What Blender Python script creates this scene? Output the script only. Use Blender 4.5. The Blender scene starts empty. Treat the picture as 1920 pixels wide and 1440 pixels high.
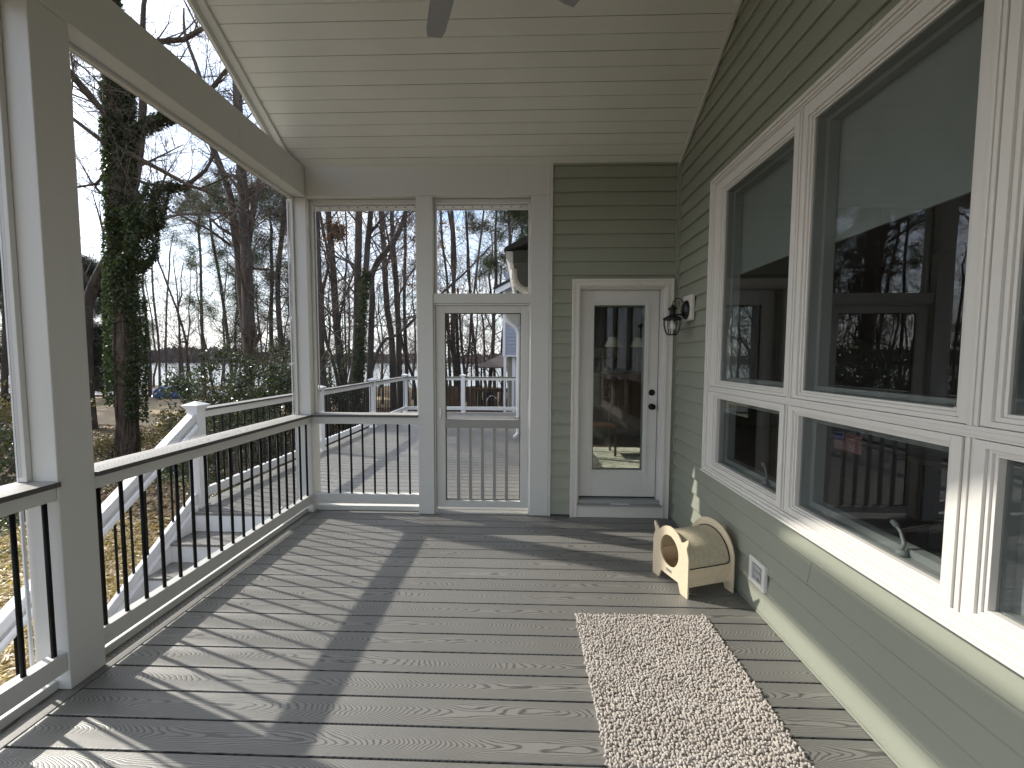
SUN_E = 3.0; SKY_E = .15; EXPO = 1.12; AUREOLE = 8
CLOUD = (5.4, 5.5, 5.7, 1)
import bpy, math, random
import numpy as np
from mathutils import Vector, Matrix
R = math.radians
SC = bpy.context.scene
COL = SC.collection

# ------------------------------------------------------------------ helpers
def tag(o, label=None, cat=None, group=None, kind=None):
    if label: o['label'] = label
    if cat: o['category'] = cat
    if group: o['group'] = group
    if kind: o['kind'] = kind
    return o

def empty(name, loc, label, cat, group=None, rz=0):
    o = bpy.data.objects.new(name, None); COL.objects.link(o)
    o.location = loc; o.rotation_euler = (0, 0, rz); o.empty_display_size = .1
    return tag(o, label, cat, group)

class MB:
    """collects geometry, then links it as one mesh object"""
    def __init__(s): s.v = []; s.f = []; s.m = []
    def box(s, x0, x1, y0, y1, z0, z1, mi=0):
        if x0 > x1: x0, x1 = x1, x0
        if y0 > y1: y0, y1 = y1, y0
        if z0 > z1: z0, z1 = z1, z0
        n = len(s.v)
        s.v += [(x0,y0,z0),(x1,y0,z0),(x1,y1,z0),(x0,y1,z0),(x0,y0,z1),(x1,y0,z1),(x1,y1,z1),(x0,y1,z1)]
        for q in ((3,2,1,0),(4,5,6,7),(0,1,5,4),(1,2,6,5),(2,3,7,6),(3,0,4,7)):
            s.f.append(tuple(n+i for i in q)); s.m.append(mi)
        return s
    def poly(s, pts, mi=0):
        n = len(s.v); s.v += [tuple(p) for p in pts]; s.f.append(tuple(range(n, n+len(pts)))); s.m.append(mi); return s
    def prism(s, pts, axis, a, b, mi=0):
        """pts: 2D outline; axis 'x' -> (y,z), 'y' -> (x,z), 'z' -> (x,y)"""
        n = len(s.v); k = len(pts)
        def P(p, t):
            return {'x': (t, p[0], p[1]), 'y': (p[0], t, p[1]), 'z': (p[0], p[1], t)}[axis]
        s.v += [P(p, a) for p in pts] + [P(p, b) for p in pts]
        s.f.append(tuple(range(n+k-1, n-1, -1))); s.f.append(tuple(range(n+k, n+2*k))); s.m += [mi, mi]
        for i in range(k):
            j = (i+1) % k; s.f.append((n+i, n+j, n+k+j, n+k+i)); s.m.append(mi)
        return s
    def tube(s, pts, rad, n=6, mi=0, cap=True):
        pts = [Vector(p) for p in pts]
        if not hasattr(rad, '__len__'): rad = [rad]*len(pts)
        base = len(s.v); up = None
        for i, p in enumerate(pts):
            t = (pts[min(i+1, len(pts)-1)] - pts[max(i-1, 0)])
            if t.length < 1e-9: t = Vector((0, 0, 1))
            t.normalize()
            if up is None:
                a = Vector((0, 0, 1)) if abs(t.z) < .9 else Vector((1, 0, 0))
                up = (a - t*a.dot(t)).normalized()
            else:
                up = up - t*up.dot(t)
                if up.length < 1e-5:
                    a = Vector((0, 1, 0)); up = a - t*a.dot(t)
                up.normalize()
            w = t.cross(up)
            for k in range(n):
                an = 2*math.pi*k/n
                q = p + (up*math.cos(an) + w*math.sin(an))*rad[i]
                s.v.append((q.x, q.y, q.z))
        for i in range(len(pts)-1):
            for k in range(n):
                a = base+i*n+k; b = base+i*n+(k+1) % n
                s.f.append((a, b, b+n, a+n)); s.m.append(mi)
        if cap and n > 3:
            s.f.append(tuple(base+n-1-k for k in range(n))); s.m.append(mi)
            e = base+(len(pts)-1)*n
            s.f.append(tuple(e+k for k in range(n))); s.m.append(mi)
        return s
    def lathe(s, prof, cx, cy, n=20, mi=0):
        base = len(s.v)
        for r, z in prof:
            for k in range(n):
                a = 2*math.pi*k/n; s.v.append((cx+r*math.cos(a), cy+r*math.sin(a), z))
        for i in range(len(prof)-1):
            for k in range(n):
                a = base+i*n+k; b = base+i*n+(k+1) % n
                s.f.append((a, b, b+n, a+n)); s.m.append(mi)
        return s
    def ring(s, axis, d0, d1, a0, a1, b0, b1, w, mi=0):
        """rectangular frame lying across axis ('x': a=y,b=z ; 'y': a=x,b=z)"""
        def B(p0, p1, q0, q1):
            if axis == 'x': s.box(d0, d1, p0, p1, q0, q1, mi)
            else: s.box(p0, p1, d0, d1, q0, q1, mi)
        B(a0, a0+w, b0, b1); B(a1-w, a1, b0, b1)
        B(a0+w, a1-w, b0, b0+w); B(a0+w, a1-w, b1-w, b1)
        return s
    def build(s, name, mat, parent=None, bevel=0, smooth=False, label=None, loc=None):
        me = bpy.data.meshes.new(name)
        me.from_pydata(s.v, [], s.f)
        mats = mat if isinstance(mat, (list, tuple)) else [mat]
        for m in mats: me.materials.append(m)
        if len(mats) > 1: me.polygons.foreach_set('material_index', s.m)
        if smooth: me.polygons.foreach_set('use_smooth', [True]*len(me.polygons))
        me.update()
        o = bpy.data.objects.new(name, me); COL.objects.link(o)
        if parent is not None:
            o.parent = parent
            o.matrix_parent_inverse = Matrix.Identity(4)
            # vertices are written in world space: bring them into the parent's frame
            if loc is None:
                inv = wm(parent).inverted()
                me.transform(inv)
        if bevel:
            b = o.modifiers.new('bevel', 'BEVEL'); b.width = bevel; b.segments = 2; b.limit_method = 'ANGLE'
        if label: o['label'] = label
        return o

def wm(o):
    m = Matrix.LocRotScale(o.location, o.rotation_euler, o.scale)
    return (wm(o.parent) @ m) if o.parent else m

def mesh_np(name, V, F, mat, parent=None, smooth=False, mats_idx=None):
    """V (n,3) array, F (m,k) array with a constant k"""
    me = bpy.data.meshes.new(name)
    n, (m, k) = len(V), F.shape
    me.vertices.add(n); me.vertices.foreach_set('co', np.ascontiguousarray(V, dtype=np.float32).ravel())
    me.loops.add(m*k); me.loops.foreach_set('vertex_index', np.ascontiguousarray(F, dtype=np.int32).ravel())
    me.polygons.add(m); me.polygons.foreach_set('loop_start', np.arange(0, m*k, k, dtype=np.int32))
    if smooth: me.polygons.foreach_set('use_smooth', np.ones(m, dtype=bool))
    for q in (mat if isinstance(mat, (list, tuple)) else [mat]): me.materials.append(q)
    if mats_idx is not None: me.polygons.foreach_set('material_index', mats_idx)
    me.update(calc_edges=True); me.validate()
    o = bpy.data.objects.new(name, me); COL.objects.link(o)
    if parent is not None:
        o.parent = parent; me.transform(wm(parent).inverted())
    return o

# ------------------------------------------------------------------ materials
def newmat(name):
    m = bpy.data.materials.new(name); m.use_nodes = True
    nt = m.node_tree; b = nt.nodes['Principled BSDF']
    return m, nt, b
class N:
    """tiny node-graph helper"""
    def __init__(s, nt): s.nt = nt
    def n(s, t, **kw):
        x = s.nt.nodes.new(t)
        for k, v in kw.items(): setattr(x, k, v)
        return x
    def put(s, sock, v):
        if isinstance(v, bpy.types.NodeSocket): s.nt.links.new(v, sock)
        elif v is not None: sock.default_value = v
    def math(s, op, a, b=None, c=None, clamp=False):
        x = s.n('ShaderNodeMath', operation=op, use_clamp=clamp)
        s.put(x.inputs[0], a); s.put(x.inputs[1], b) if b is not None else None
        if c is not None: s.put(x.inputs[2], c)
        return x.outputs[0]
    def pos(s):
        return s.n('ShaderNodeNewGeometry').outputs['Position']
    def obj(s):
        return s.n('ShaderNodeTexCoord').outputs['Object']
    def sep(s, v):
        x = s.n('ShaderNodeSeparateXYZ'); s.put(x.inputs[0], v); return x.outputs
    def comb(s, a, b, c):
        x = s.n('ShaderNodeCombineXYZ'); s.put(x.inputs[0], a); s.put(x.inputs[1], b); s.put(x.inputs[2], c); return x.outputs[0]
    def vscale(s, v, sc):
        x = s.n('ShaderNodeVectorMath', operation='MULTIPLY'); s.put(x.inputs[0], v); x.inputs[1].default_value = sc; return x.outputs[0]
    def noise(s, v, scale, detail=3, rough=.55, dist=0):
        x = s.n('ShaderNodeTexNoise'); s.put(x.inputs['Vector'], v)
        x.inputs['Scale'].default_value = scale; x.inputs['Detail'].default_value = detail
        x.inputs['Roughness'].default_value = rough; x.inputs['Distortion'].default_value = dist
        return x.outputs['Fac']
    def ramp(s, f, stops):
        x = s.n('ShaderNodeValToRGB'); s.put(x.inputs[0], f)
        e = x.color_ramp.elements
        while len(e) < len(stops): e.new(.5)
        for i, (p, c) in enumerate(stops):
            e[i].position = p; e[i].color = (c[0], c[1], c[2], 1) if hasattr(c, '__len__') else (c, c, c, 1)
        return x.outputs[0]
    def mix(s, f, a, b, mode='MIX'):
        x = s.n('ShaderNodeMix', data_type='RGBA', blend_type=mode)
        s.put(x.inputs[0], f)
        for sock, v in ((x.inputs[6], a), (x.inputs[7], b)):
            if hasattr(v, '__len__') and len(v) == 3: v = (*v, 1)
            s.put(sock, v)
        return x.outputs[2]
    def bump(s, h, strength=.3, dist=.01):
        x = s.n('ShaderNodeBump'); x.inputs['Strength'].default_value = strength; x.inputs['Distance'].default_value = dist
        s.put(x.inputs['Height'], h); return x.outputs[0]

def plain(name, col, rough=.5, var=.06, scale=3, bump=0, bscale=60, metal=0, spec=.5):
    """painted / moulded surface with slight tonal variation and a fine bump"""
    m, nt, b = newmat(name); g = N(nt); p = g.obj()
    f = g.noise(p, scale, 4)
    c0 = tuple(max(0, c*(1-var)) for c in col); c1 = tuple(min(1, c*(1+var)) for c in col)
    nt.links.new(g.ramp(f, [(.3, c0), (.7, c1)]), b.inputs['Base Color'])
    r = g.math('MULTIPLY_ADD', g.noise(p, scale*4, 2), .16, rough-.08); nt.links.new(r, b.inputs['Roughness'])
    b.inputs['Metallic'].default_value = metal; b.inputs['Specular IOR Level'].default_value = spec
    if bump: nt.links.new(g.bump(g.noise(p, bscale, 3), bump, .002), b.inputs['Normal'])
    return m

def dirty_white(name, col, rough=.45):
    """PVC trim: near white, faint grime in streaks"""
    m, nt, b = newmat(name); g = N(nt); p = g.pos()
    streak = g.noise(g.vscale(p, (14, 14, 2)), 1, 5, .6)
    blot = g.noise(p, 2.1, 4, .6)
    f = g.math('MULTIPLY', g.ramp(streak, [(.52, 0), (.78, 1)]), g.ramp(blot, [(.45, 0), (.7, 1)]))
    c = g.mix(g.math('MULTIPLY', f, .5), col, tuple(x*.78 for x in col))
    nt.links.new(c, b.inputs['Base Color'])
    b.inputs['Roughness'].default_value = rough
    nt.links.new(g.bump(g.noise(g.vscale(p, (1, 1, .25)), 160, 3), .12, .001), b.inputs['Normal'])
    return m

def deck_mat(name, base, along='x', pitch=.1492, off=2.5627):
    """embossed composite board: cathedral grain lines, different on each board"""
    m, nt, b = newmat(name); g = N(nt); s = g.sep(g.pos())
    u, v = (s[0], s[1]) if along == 'x' else (s[1], s[0])
    t = g.math('DIVIDE', g.math('SUBTRACT', v, off), pitch)
    k = g.math('FLOOR', t)
    rnd = g.n('ShaderNodeTexWhiteNoise', noise_dimensions='1D'); nt.links.new(k, rnd.inputs['W'])
    fr = g.math('SUBTRACT', g.math('SUBTRACT', t, k), .5)            # -.5 .. .5 across the board
    rv = rnd.outputs['Value']
    uu = g.math('ADD', u, g.math('MULTIPLY', rv, 37))
    frs = g.math('ADD', fr, g.math('MULTIPLY_ADD', g.noise(g.comb(g.math('MULTIPLY', uu, .8), k, 0), 1, 1), .5, -.25))
    warp = g.noise(g.comb(g.math('MULTIPLY', uu, 2.0), g.math('MULTIPLY', fr, 1.6), k), 1, 2, .5)
    # parabolic arches that flip direction along the board
    arch = g.math('MULTIPLY', g.math('MULTIPLY', frs, frs), 7.0)
    wave = g.math('ADD', g.math('MULTIPLY', uu, 3.6), g.math('MULTIPLY', g.math('SINE', g.math('ADD', g.math('MULTIPLY', uu, 4.6), g.math('MULTIPLY', rv, 6))), .85))
    ph = g.math('ADD', g.math('ADD', wave, arch), g.math('MULTIPLY', warp, 1.5))
    fine = g.noise(g.comb(g.math('MULTIPLY', uu, 26), g.math('MULTIPLY', fr, 9), k), 1, 2)
    ph = g.math('ADD', ph, g.math('MULTIPLY', fine, .07))
    saw = g.math('FRACT', g.math('MULTIPLY', ph, 6.2))
    tri = g.math('ABSOLUTE', g.math('SUBTRACT', saw, .5))             # 0 at the line
    line = g.ramp(tri, [(.0, 1), (.10, .8), (.24, 0)])
    fib = g.noise(g.comb(g.math('MULTIPLY', uu, 18), g.math('MULTIPLY', v, 420), 0), 1, 2)
    tone = g.math('MULTIPLY_ADD', rv, .14, .93)
    blot = g.math('MULTIPLY_ADD', g.noise(g.pos(), 2.2, 4), .22, .89)
    val = g.math('MULTIPLY', g.math('MULTIPLY', tone, blot), g.math('MULTIPLY_ADD', fib, .12, .94))
    val = g.math('MULTIPLY', val, g.math('MULTIPLY_ADD', line, -.68, 1))
    vv = g.comb(g.math('MULTIPLY', val, base[0]), g.math('MULTIPLY', val, base[1]), g.math('MULTIPLY', val, base[2]))
    nt.links.new(vv, b.inputs['Base Color'])
    b.inputs['Roughness'].default_value = .42; b.inputs['Specular IOR Level'].default_value = .95
    h = g.math('ADD', g.math('MULTIPLY', line, -1), g.math('MULTIPLY', fib, .15))
    nt.links.new(g.bump(h, .4, .0012), b.inputs['Normal'])
    return m

def siding_mat(name, col):
    m, nt, b = newmat(name); g = N(nt); p = g.pos()
    grain = g.noise(g.vscale(p, (9, 9, 110)), 1, 3, .6)
    f = g.noise(p, 1.3, 4)
    c = g.mix(g.ramp(f, [(.3, 0), (.7, 1)]), tuple(x*.95 for x in col), tuple(x*1.04 for x in col))
    nt.links.new(c, b.inputs['Base Color'])
    b.inputs['Roughness'].default_value = .5; b.inputs['Specular IOR Level'].default_value = .35
    nt.links.new(g.bump(grain, .16, .0015), b.inputs['Normal'])
    return m

def bark_mat(name, c0, c1, sc=6):
    m, nt, b = newmat(name); g = N(nt); p = g.obj()
    f = g.noise(g.vscale(p, (sc, sc, sc*.16)), 1, 5, .65, .4)
    nt.links.new(g.ramp(f, [(.3, c0), (.62, c1)]), b.inputs['Base Color'])
    b.inputs['Roughness'].default_value = .9; b.inputs['Specular IOR Level'].default_value = .15
    nt.links.new(g.bump(f, .9, .05), b.inputs['Normal'])
    return m

def leaf_mat(name, cols, trans=.4, rough=.4, scale=9, spec=.5):
    """thin leaf: front light plus light coming through"""
    m = bpy.data.materials.new(name); m.use_nodes = True; nt = m.node_tree; nt.nodes.clear(); g = N(nt)
    f = g.noise(g.pos(), scale, 3)
    st = [(.25+.5*i/max(1, len(cols)-1), c) for i, c in enumerate(cols)]
    c = g.ramp(f, st)
    pr = g.n('ShaderNodeBsdfPrincipled'); nt.links.new(c, pr.inputs['Base Color'])
    pr.inputs['Roughness'].default_value = rough; pr.inputs['Specular IOR Level'].default_value = spec
    tr = g.n('ShaderNodeBsdfTranslucent'); nt.links.new(g.mix(1, c, (1.5, 1.6, .7), 'MULTIPLY'), tr.inputs['Color'])
    mx = g.n('ShaderNodeMixShader'); mx.inputs[0].default_value = trans
    nt.links.new(pr.outputs[0], mx.inputs[1]); nt.links.new(tr.outputs[0], mx.inputs[2])
    o = g.n('ShaderNodeOutputMaterial'); nt.links.new(mx.outputs[0], o.inputs[0])
    return m

def glass_mat(name, tint=(.76, .78, .775), boost=1.35):
    """double glazing: tinted see-through plus a fresnel mirror"""
    m = bpy.data.materials.new(name); m.use_nodes = True; nt = m.node_tree; nt.nodes.clear(); g = N(nt)
    t = g.n('ShaderNodeBsdfTransparent'); t.inputs[0].default_value = (*tint, 1)
    s = g.n('ShaderNodeBsdfGlossy'); s.inputs['Roughness'].default_value = .0
    s.inputs[0].default_value = (.95, .97, 1, 1)
    geo = g.n('ShaderNodeNewGeometry')
    wob = g.n('ShaderNodeBump'); wob.inputs['Strength'].default_value = .02; wob.inputs['Distance'].default_value = .01
    nt.links.new(g.noise(geo.outputs['Position'], 2.2, 2), wob.inputs['Height']); nt.links.new(wob.outputs[0], s.inputs['Normal'])
    fr = g.n('ShaderNodeFresnel'); fr.inputs[0].default_value = 1.5
    # the pane is a thin solid: both of its faces use the outside index
    k = g.math('MULTIPLY', fr.outputs[0], boost, clamp=True)
    k = g.math('MULTIPLY', k, g.math('SUBTRACT', 1, geo.outputs['Backfacing']))
    mx = g.n('ShaderNodeMixShader'); nt.links.new(k, mx.inputs[0])
    nt.links.new(t.outputs[0], mx.inputs[1]); nt.links.new(s.outputs[0], mx.inputs[2])
    o = g.n('ShaderNodeOutputMaterial'); nt.links.new(mx.outputs[0], o.inputs[0])
    return m

def screen_mat(name, cover=.12):
    m = bpy.data.materials.new(name); m.use_nodes = True; nt = m.node_tree; nt.nodes.clear(); g = N(nt)
    t = g.n('ShaderNodeBsdfTransparent')
    d = g.n('ShaderNodeBsdfDiffuse'); d.inputs[0].default_value = (.06, .06, .062, 1)
    mx = g.n('ShaderNodeMixShader'); mx.inputs[0].default_value = cover
    nt.links.new(t.outputs[0], mx.inputs[1]); nt.links.new(d.outputs[0], mx.inputs[2])
    o = g.n('ShaderNodeOutputMaterial'); nt.links.new(mx.outputs[0], o.inputs[0])
    return m

M = {}
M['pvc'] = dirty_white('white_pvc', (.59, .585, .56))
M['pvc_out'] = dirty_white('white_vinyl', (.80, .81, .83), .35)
M['frame_white'] = dirty_white('window_white', (.68, .655, .61), .42)
M['slat'] = plain('shaded_slat', (.30, .295, .275), .5, .05, 4)  # white slats and mid rail: backlit shade behind the mesh put into the colour
M['door_white'] = plain('door_paint', (.62, .61, .58), .4, .05, 2, .1, 90)
M['ceiling'] = siding_mat('ceiling_vinyl', (.655, .66, .62))
M['siding'] = siding_mat('sage_siding', (.280, .292, .232))
M['nsiding'] = siding_mat('blue_grey_siding', (.34, .36, .44))
M['tan_siding'] = siding_mat('tan_siding', (.36, .35, .30))
M['deck'] = deck_mat('deck_board', (.215, .209, .192))
M['deck_along'] = deck_mat('deck_border_board', (.21, .205, .19), 'y', .145, -2.2125)
M['cap'] = deck_mat('rail_cap_board', (.42, .40, .37), 'y', .19, -2.275)
M['cap_x'] = deck_mat('rail_cap_board_across', (.42, .40, .37), 'x', .19, 4.03)
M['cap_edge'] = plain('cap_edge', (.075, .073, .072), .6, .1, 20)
M['groove'] = plain('deck_underside', (.01, .01, .01), .9)
M['black'] = plain('black_powder_coat', (.006, .006, .0065), .5, .1, 10, 0, 60, 0, .2)
M['lantern'] = plain('lantern_black', (.006, .006, .007), .4, .1, 20, .2, 200)
M['fan'] = plain('fan_blade_grey', (.30, .30, .31), .4, .04, 3)
M['glass'] = glass_mat('window_glass')
M['door_glass'] = glass_mat('door_pane_glass', (.76, .80, .76), 1.25)
M['screen'] = screen_mat('insect_screen', .13)
M['bark'] = bark_mat('grey_brown_bark', (.034, .029, .026), (.115, .098, .087))
M['bark_dark'] = bark_mat('dark_bark', (.024, .021, .019), (.080, .068, .060))
M['bark_vine'] = bark_mat('vine_bark', (.025, .018, .013), (.125, .092, .07), 16)
M['twig'] = bark_mat('twig_bark', (.07, .055, .047), (.15, .12, .10), 4)
M['ivy'] = leaf_mat('ivy_leaf', [(.012, .022, .008), (.034, .054, .016), (.085, .115, .03)], .36, .28)
M['holly'] = leaf_mat('holly_leaf', [(.012, .02, .009), (.035, .05, .02), (.08, .09, .05)], .3, .22, 5, .8)
M['shrub_brown'] = leaf_mat('brown_shrub_leaf', [(.06, .035, .015), (.10, .085, .035), (.16, .14, .07)], .35, .35, 4)
M['needle'] = leaf_mat('pine_needle', [(.012, .022, .009), (.03, .045, .015), (.07, .085, .03)], .3, .45, 1.5)
M['needle_dark'] = leaf_mat('dark_needle', [(.006, .012, .006), (.012, .022, .01), (.025, .04, .015)], .2, .5, 1.5)
M['dry_leaf'] = leaf_mat('dry_brown_leaf', [(.12, .04, .015), (.22, .09, .03), (.32, .16, .07)], .4, .5, 6)
M['straw'] = leaf_mat('straw', [(.22, .16, .08), (.42, .32, .17), (.62, .52, .33)], .2, .5, 8)
M['litter'] = leaf_mat('leaf_litter', [(.05, .03, .02), (.12, .075, .04), (.24, .16, .09)], .1, .6, 4)
M['cover'] = leaf_mat('ground_ivy_leaf', [(.02, .04, .012), (.055, .085, .03), (.12, .15, .07)], .25, .3, 3)
M['brown_wood'] = bark_mat('weathered_brown_wood', (.06, .04, .028), (.14, .095, .065), 5)
M['pale_wood'] = plain('pale_lumber', (.48, .40, .28), .7, .15, 6)
M['shingle'] = plain('dark_shingle', (.035, .036, .038), .85, .25, 30, .6, 60)
M['brown_roof'] = plain('brown_metal_roof', (.12, .095, .085), .6, .1, 3)
M['shaded_fascia'] = plain('shaded_green_fascia', (.05, .055, .045), .6)  # green eave face, darkened in its colour to stand for the shade there
M['tarp'] = plain('blue_tarp', (.04, .10, .32), .45, .3, 5, .6, 12)
M['tarp_white'] = plain('white_cover', (.6, .62, .66), .5, .1, 5)
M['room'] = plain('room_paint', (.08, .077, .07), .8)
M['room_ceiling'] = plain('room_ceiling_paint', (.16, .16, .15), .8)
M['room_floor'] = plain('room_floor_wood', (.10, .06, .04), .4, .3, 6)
M['room_rug'] = plain('pale_room_rug', (.55, .52, .44), .9, .35, 14)
M['shade_cloth'] = plain('shade_cloth', (.46, .48, .465), .8, .04, 6, .3, 300)
M['jamb'] = plain('pale_jamb', (.40, .41, .395), .5)
M['lampshade'] = plain('cream_lampshade', (.6, .56, .46), .8)
M['dark_wood'] = plain('dark_furniture_wood', (.06, .03, .015), .35, .3, 9)
M['bulb'] = plain('frosted_bulb', (.8, .8, .76), .2)
M['grey_plastic'] = plain('grey_outlet', (.30, .31, .30), .5)
M['steel'] = plain('brushed_steel', (.5, .5, .5), .35, .1, 30, 0, 60, 1)
M['black_rubber'] = plain('weather_strip', (.02, .02, .02), .7)
M['picture'] = plain('picture_print', (.28, .26, .16), .7, .4, 20)

def plywood():
    m, nt, b = newmat('birch_plywood'); g = N(nt); p = g.obj()
    w = g.noise(g.vscale(p, (2.2, 2.2, 9)), 1, 2, .5)
    saw = g.math('FRACT', g.math('MULTIPLY', w, 9))
    line = g.ramp(saw, [(.0, 1), (.12, .2), (.5, 0)])
    spots = g.ramp(g.noise(p, 18, 2), [(.62, 0), (.72, 1)])
    c = g.mix(g.math('MULTIPLY', line, .45), (.72, .60, .42), (.58, .44, .28))
    c = g.mix(g.math('MULTIPLY', spots, .18), c, (.55, .40, .22))
    nt.links.new(c, b.inputs['Base Color']); b.inputs['Roughness'].default_value = .5
    return m
M['ply'] = plywood()

def burlap():
    m, nt, b = newmat('sisal_weave'); g = N(nt); s = g.sep(g.obj())
    a = g.math('SINE', g.math('MULTIPLY', s[0], 1500)); c = g.math('SINE', g.math('MULTIPLY', s[2], 1500))
    wv = g.math('MULTIPLY', a, c)
    nz = g.noise(g.obj(), 40, 4)
    f = g.math('ADD', g.math('MULTIPLY', wv, .12), g.math('MULTIPLY_ADD', g.noise(g.obj(), 260, 3), .7, g.math('MULTIPLY', nz, .3)))
    nt.links.new(g.ramp(f, [(.35, (.52, .45, .30)), (.65, (.80, .71, .52))]), b.inputs['Base Color'])
    b.inputs['Roughness'].default_value = .9
    nt.links.new(g.bump(g.math('ADD', g.math('MULTIPLY', wv, .5), g.noise(g.obj(), 180, 3)), .7, .003), b.inputs['Normal'])
    return m
M['burlap'] = burlap()
def soffit_mat():
    m, nt, b = newmat('vented_soffit'); g = N(nt); s = g.sep(g.pos())
    fx = g.math('ABSOLUTE', g.math('SUBTRACT', g.math('FRACT', g.math('MULTIPLY', s[0], 10.4)), .5))
    fy = g.math('ABSOLUTE', g.math('SUBTRACT', s[1], 4.262))
    d = g.math('MULTIPLY', g.math('LESS_THAN', fx, .10), g.math('LESS_THAN', fy, .012))
    nt.links.new(g.mix(d, (.78, .78, .78), (.02, .02, .02)), b.inputs['Base Color']); b.inputs['Roughness'].default_value = .5
    return m
M['soffit'] = soffit_mat()

def rug_mat():
    m, nt, b = newmat('chenille'); g = N(nt); p = g.pos()
    f = g.noise(p, 7, 4); f2 = g.noise(p, 90, 2)
    c = g.mix(g.ramp(f, [(.35, 0), (.65, 1)]), (.425, .38, .335), (.505, .46, .41))
    c = g.mix(g.ramp(f2, [(.3, .15), (.7, 0)]), c, (.30, .26, .22))
    nt.links.new(c, b.inputs['Base Color']); b.inputs['Roughness'].default_value = .85
    b.inputs['Sheen Weight'].default_value = .25
    nt.links.new(g.bump(g.noise(p, 900, 2), .5, .001), b.inputs['Normal'])
    return m
M['rug'] = rug_mat()

def ground_mat():
    m, nt, b = newmat('ground_soil'); g = N(nt); p = g.pos(); s = g.sep(p)
    n1 = g.noise(p, .8, 6, .65); n2 = g.noise(p, 9, 5, .7)
    soil = g.ramp(n2, [(.3, (.05, .035, .025)), (.5, (.13, .09, .055)), (.7, (.26, .19, .12))])
    green = g.ramp(n2, [(.35, (.03, .04, .02)), (.65, (.10, .11, .055))])
    c = g.mix(g.math('MULTIPLY', g.ramp(n1, [(.45, 0), (.6, 1)]), .5), soil, green)
    # dormant tan lawn on the neighbour's side
    lawn = g.ramp(n2, [(.3, (.34, .26, .17)), (.7, (.50, .41, .29))])
    edge = g.math('MULTIPLY_ADD', g.noise(p, .5, 4), 6, -3)
    yy = g.math('ADD', s[1], edge)
    inl = g.math('MULTIPLY', g.math('GREATER_THAN', yy, 20), g.math('LESS_THAN', g.math('ADD', s[0], edge), -13))
    inl = g.math('MULTIPLY', inl, g.math('LESS_THAN', s[1], 40))
    c = g.mix(inl, c, lawn)
    nt.links.new(c, b.inputs['Base Color']); b.inputs['Roughness'].default_value = .95
    b.inputs['Specular IOR Level'].default_value = .1
    nt.links.new(g.bump(n2, .6, .05), b.inputs['Normal'])
    return m
M['ground'] = ground_mat()

def water_mat():
    m, nt, b = newmat('lake_water'); g = N(nt); p = g.pos()
    b.inputs['Base Color'].default_value = (.035, .05, .06, 1); b.inputs['Roughness'].default_value = .12
    b.inputs['IOR'].default_value = 1.33
    h = g.noise(g.vscale(p, (.5, 1.4, 1)), 1, 4, .6)
    nt.links.new(g.bump(h, .22, .35), b.inputs['Normal'])
    return m
M['water'] = water_mat()
M['road'] = plain('pale_concrete', (.30, .32, .35), .8, .12, .5)
M['far_woods'] = bark_mat('far_bare_woods', (.07, .062, .066), (.15, .13, .135), .12)

# ------------------------------------------------------------------ camera (solved from the straight edges of the porch)
cam = bpy.data.cameras.new('camera'); co = bpy.data.objects.new('camera', cam); COL.objects.link(co)
cam.sensor_fit = 'HORIZONTAL'; cam.sensor_width = 36; cam.lens = 36*786.54/1920; cam.clip_start = .02; cam.clip_end = 4000
pitch, yaw, roll = .0623, -.0305, .0033
F0 = Vector((math.sin(yaw)*math.cos(pitch), math.cos(yaw)*math.cos(pitch), -math.sin(pitch)))
R0 = Vector((math.cos(yaw), -math.sin(yaw), 0))
D0 = F0.cross(R0)
Rr = R0*math.cos(roll) - D0*math.sin(roll); Dn = R0*math.sin(roll) + D0*math.cos(roll)
co.matrix_world = Matrix(((Rr.x, -Dn.x, -F0.x, 0), (Rr.y, -Dn.y, -F0.y, 0), (Rr.z, -Dn.z, -F0.z, 1.555), (0, 0, 0, 1)))
SC.camera = co

# ------------------------------------------------------------------ light
SUN = Vector((-.944, .330, .746)).normalized()
el = math.asin(SUN.z); az = math.atan2(SUN.x, SUN.y)
sl = bpy.data.lights.new('sun', 'SUN'); so = bpy.data.objects.new('sun', sl); COL.objects.link(so)
sl.energy = SUN_E; sl.angle = R(.9); sl.color = (1, .95, .86)
so.rotation_euler = SUN.to_track_quat('Z', 'Y').to_euler(); so.location = SUN*60
W = bpy.data.worlds.new('World'); SC.world = W; W.use_nodes = True
nt = W.node_tree; g = N(nt); bg = nt.nodes['Background']
sky = g.n('ShaderNodeTexSky', sky_type='NISHITA'); sky.sun_disc = False
sky.sun_elevation = el; sky.sun_rotation = az; sky.air_density = 1.0; sky.dust_density = .6; sky.ozone_density = 1.2
tc = g.n('ShaderNodeTexCoord').outputs['Generated']; s3 = g.sep(tc)
zz = g.math('ADD', g.math('MAXIMUM', s3[2], 0), .12)
cp = g.comb(g.math('DIVIDE', s3[0], zz), g.math('DIVIDE', s3[1], zz), 0)
cl = g.noise(cp, 1.1, 7, .6, .3)
cf = g.ramp(cl, [(.38, 0), (.62, 1)])
hz = g.ramp(s3[2], [(.0, .85), (.10, .5), (.30, 0)])
skyc = g.mix(hz, sky.outputs[0], (6.6, 6.7, 6.8, 1))
skyf = g.mix(g.math('MULTIPLY', cf, .88), skyc, CLOUD)
dt = g.n('ShaderNodeVectorMath', operation='DOT_PRODUCT'); nt.links.new(tc, dt.inputs[0]); dt.inputs[1].default_value = SUN[:]
au = g.math('MULTIPLY', g.math('POWER', g.math('MAXIMUM', dt.outputs['Value'], 0), 9), AUREOLE)   # bright hazy sky around the sun
aur = g.comb(au, g.math('MULTIPLY', au, .97), g.math('MULTIPLY', au, .90))
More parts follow.
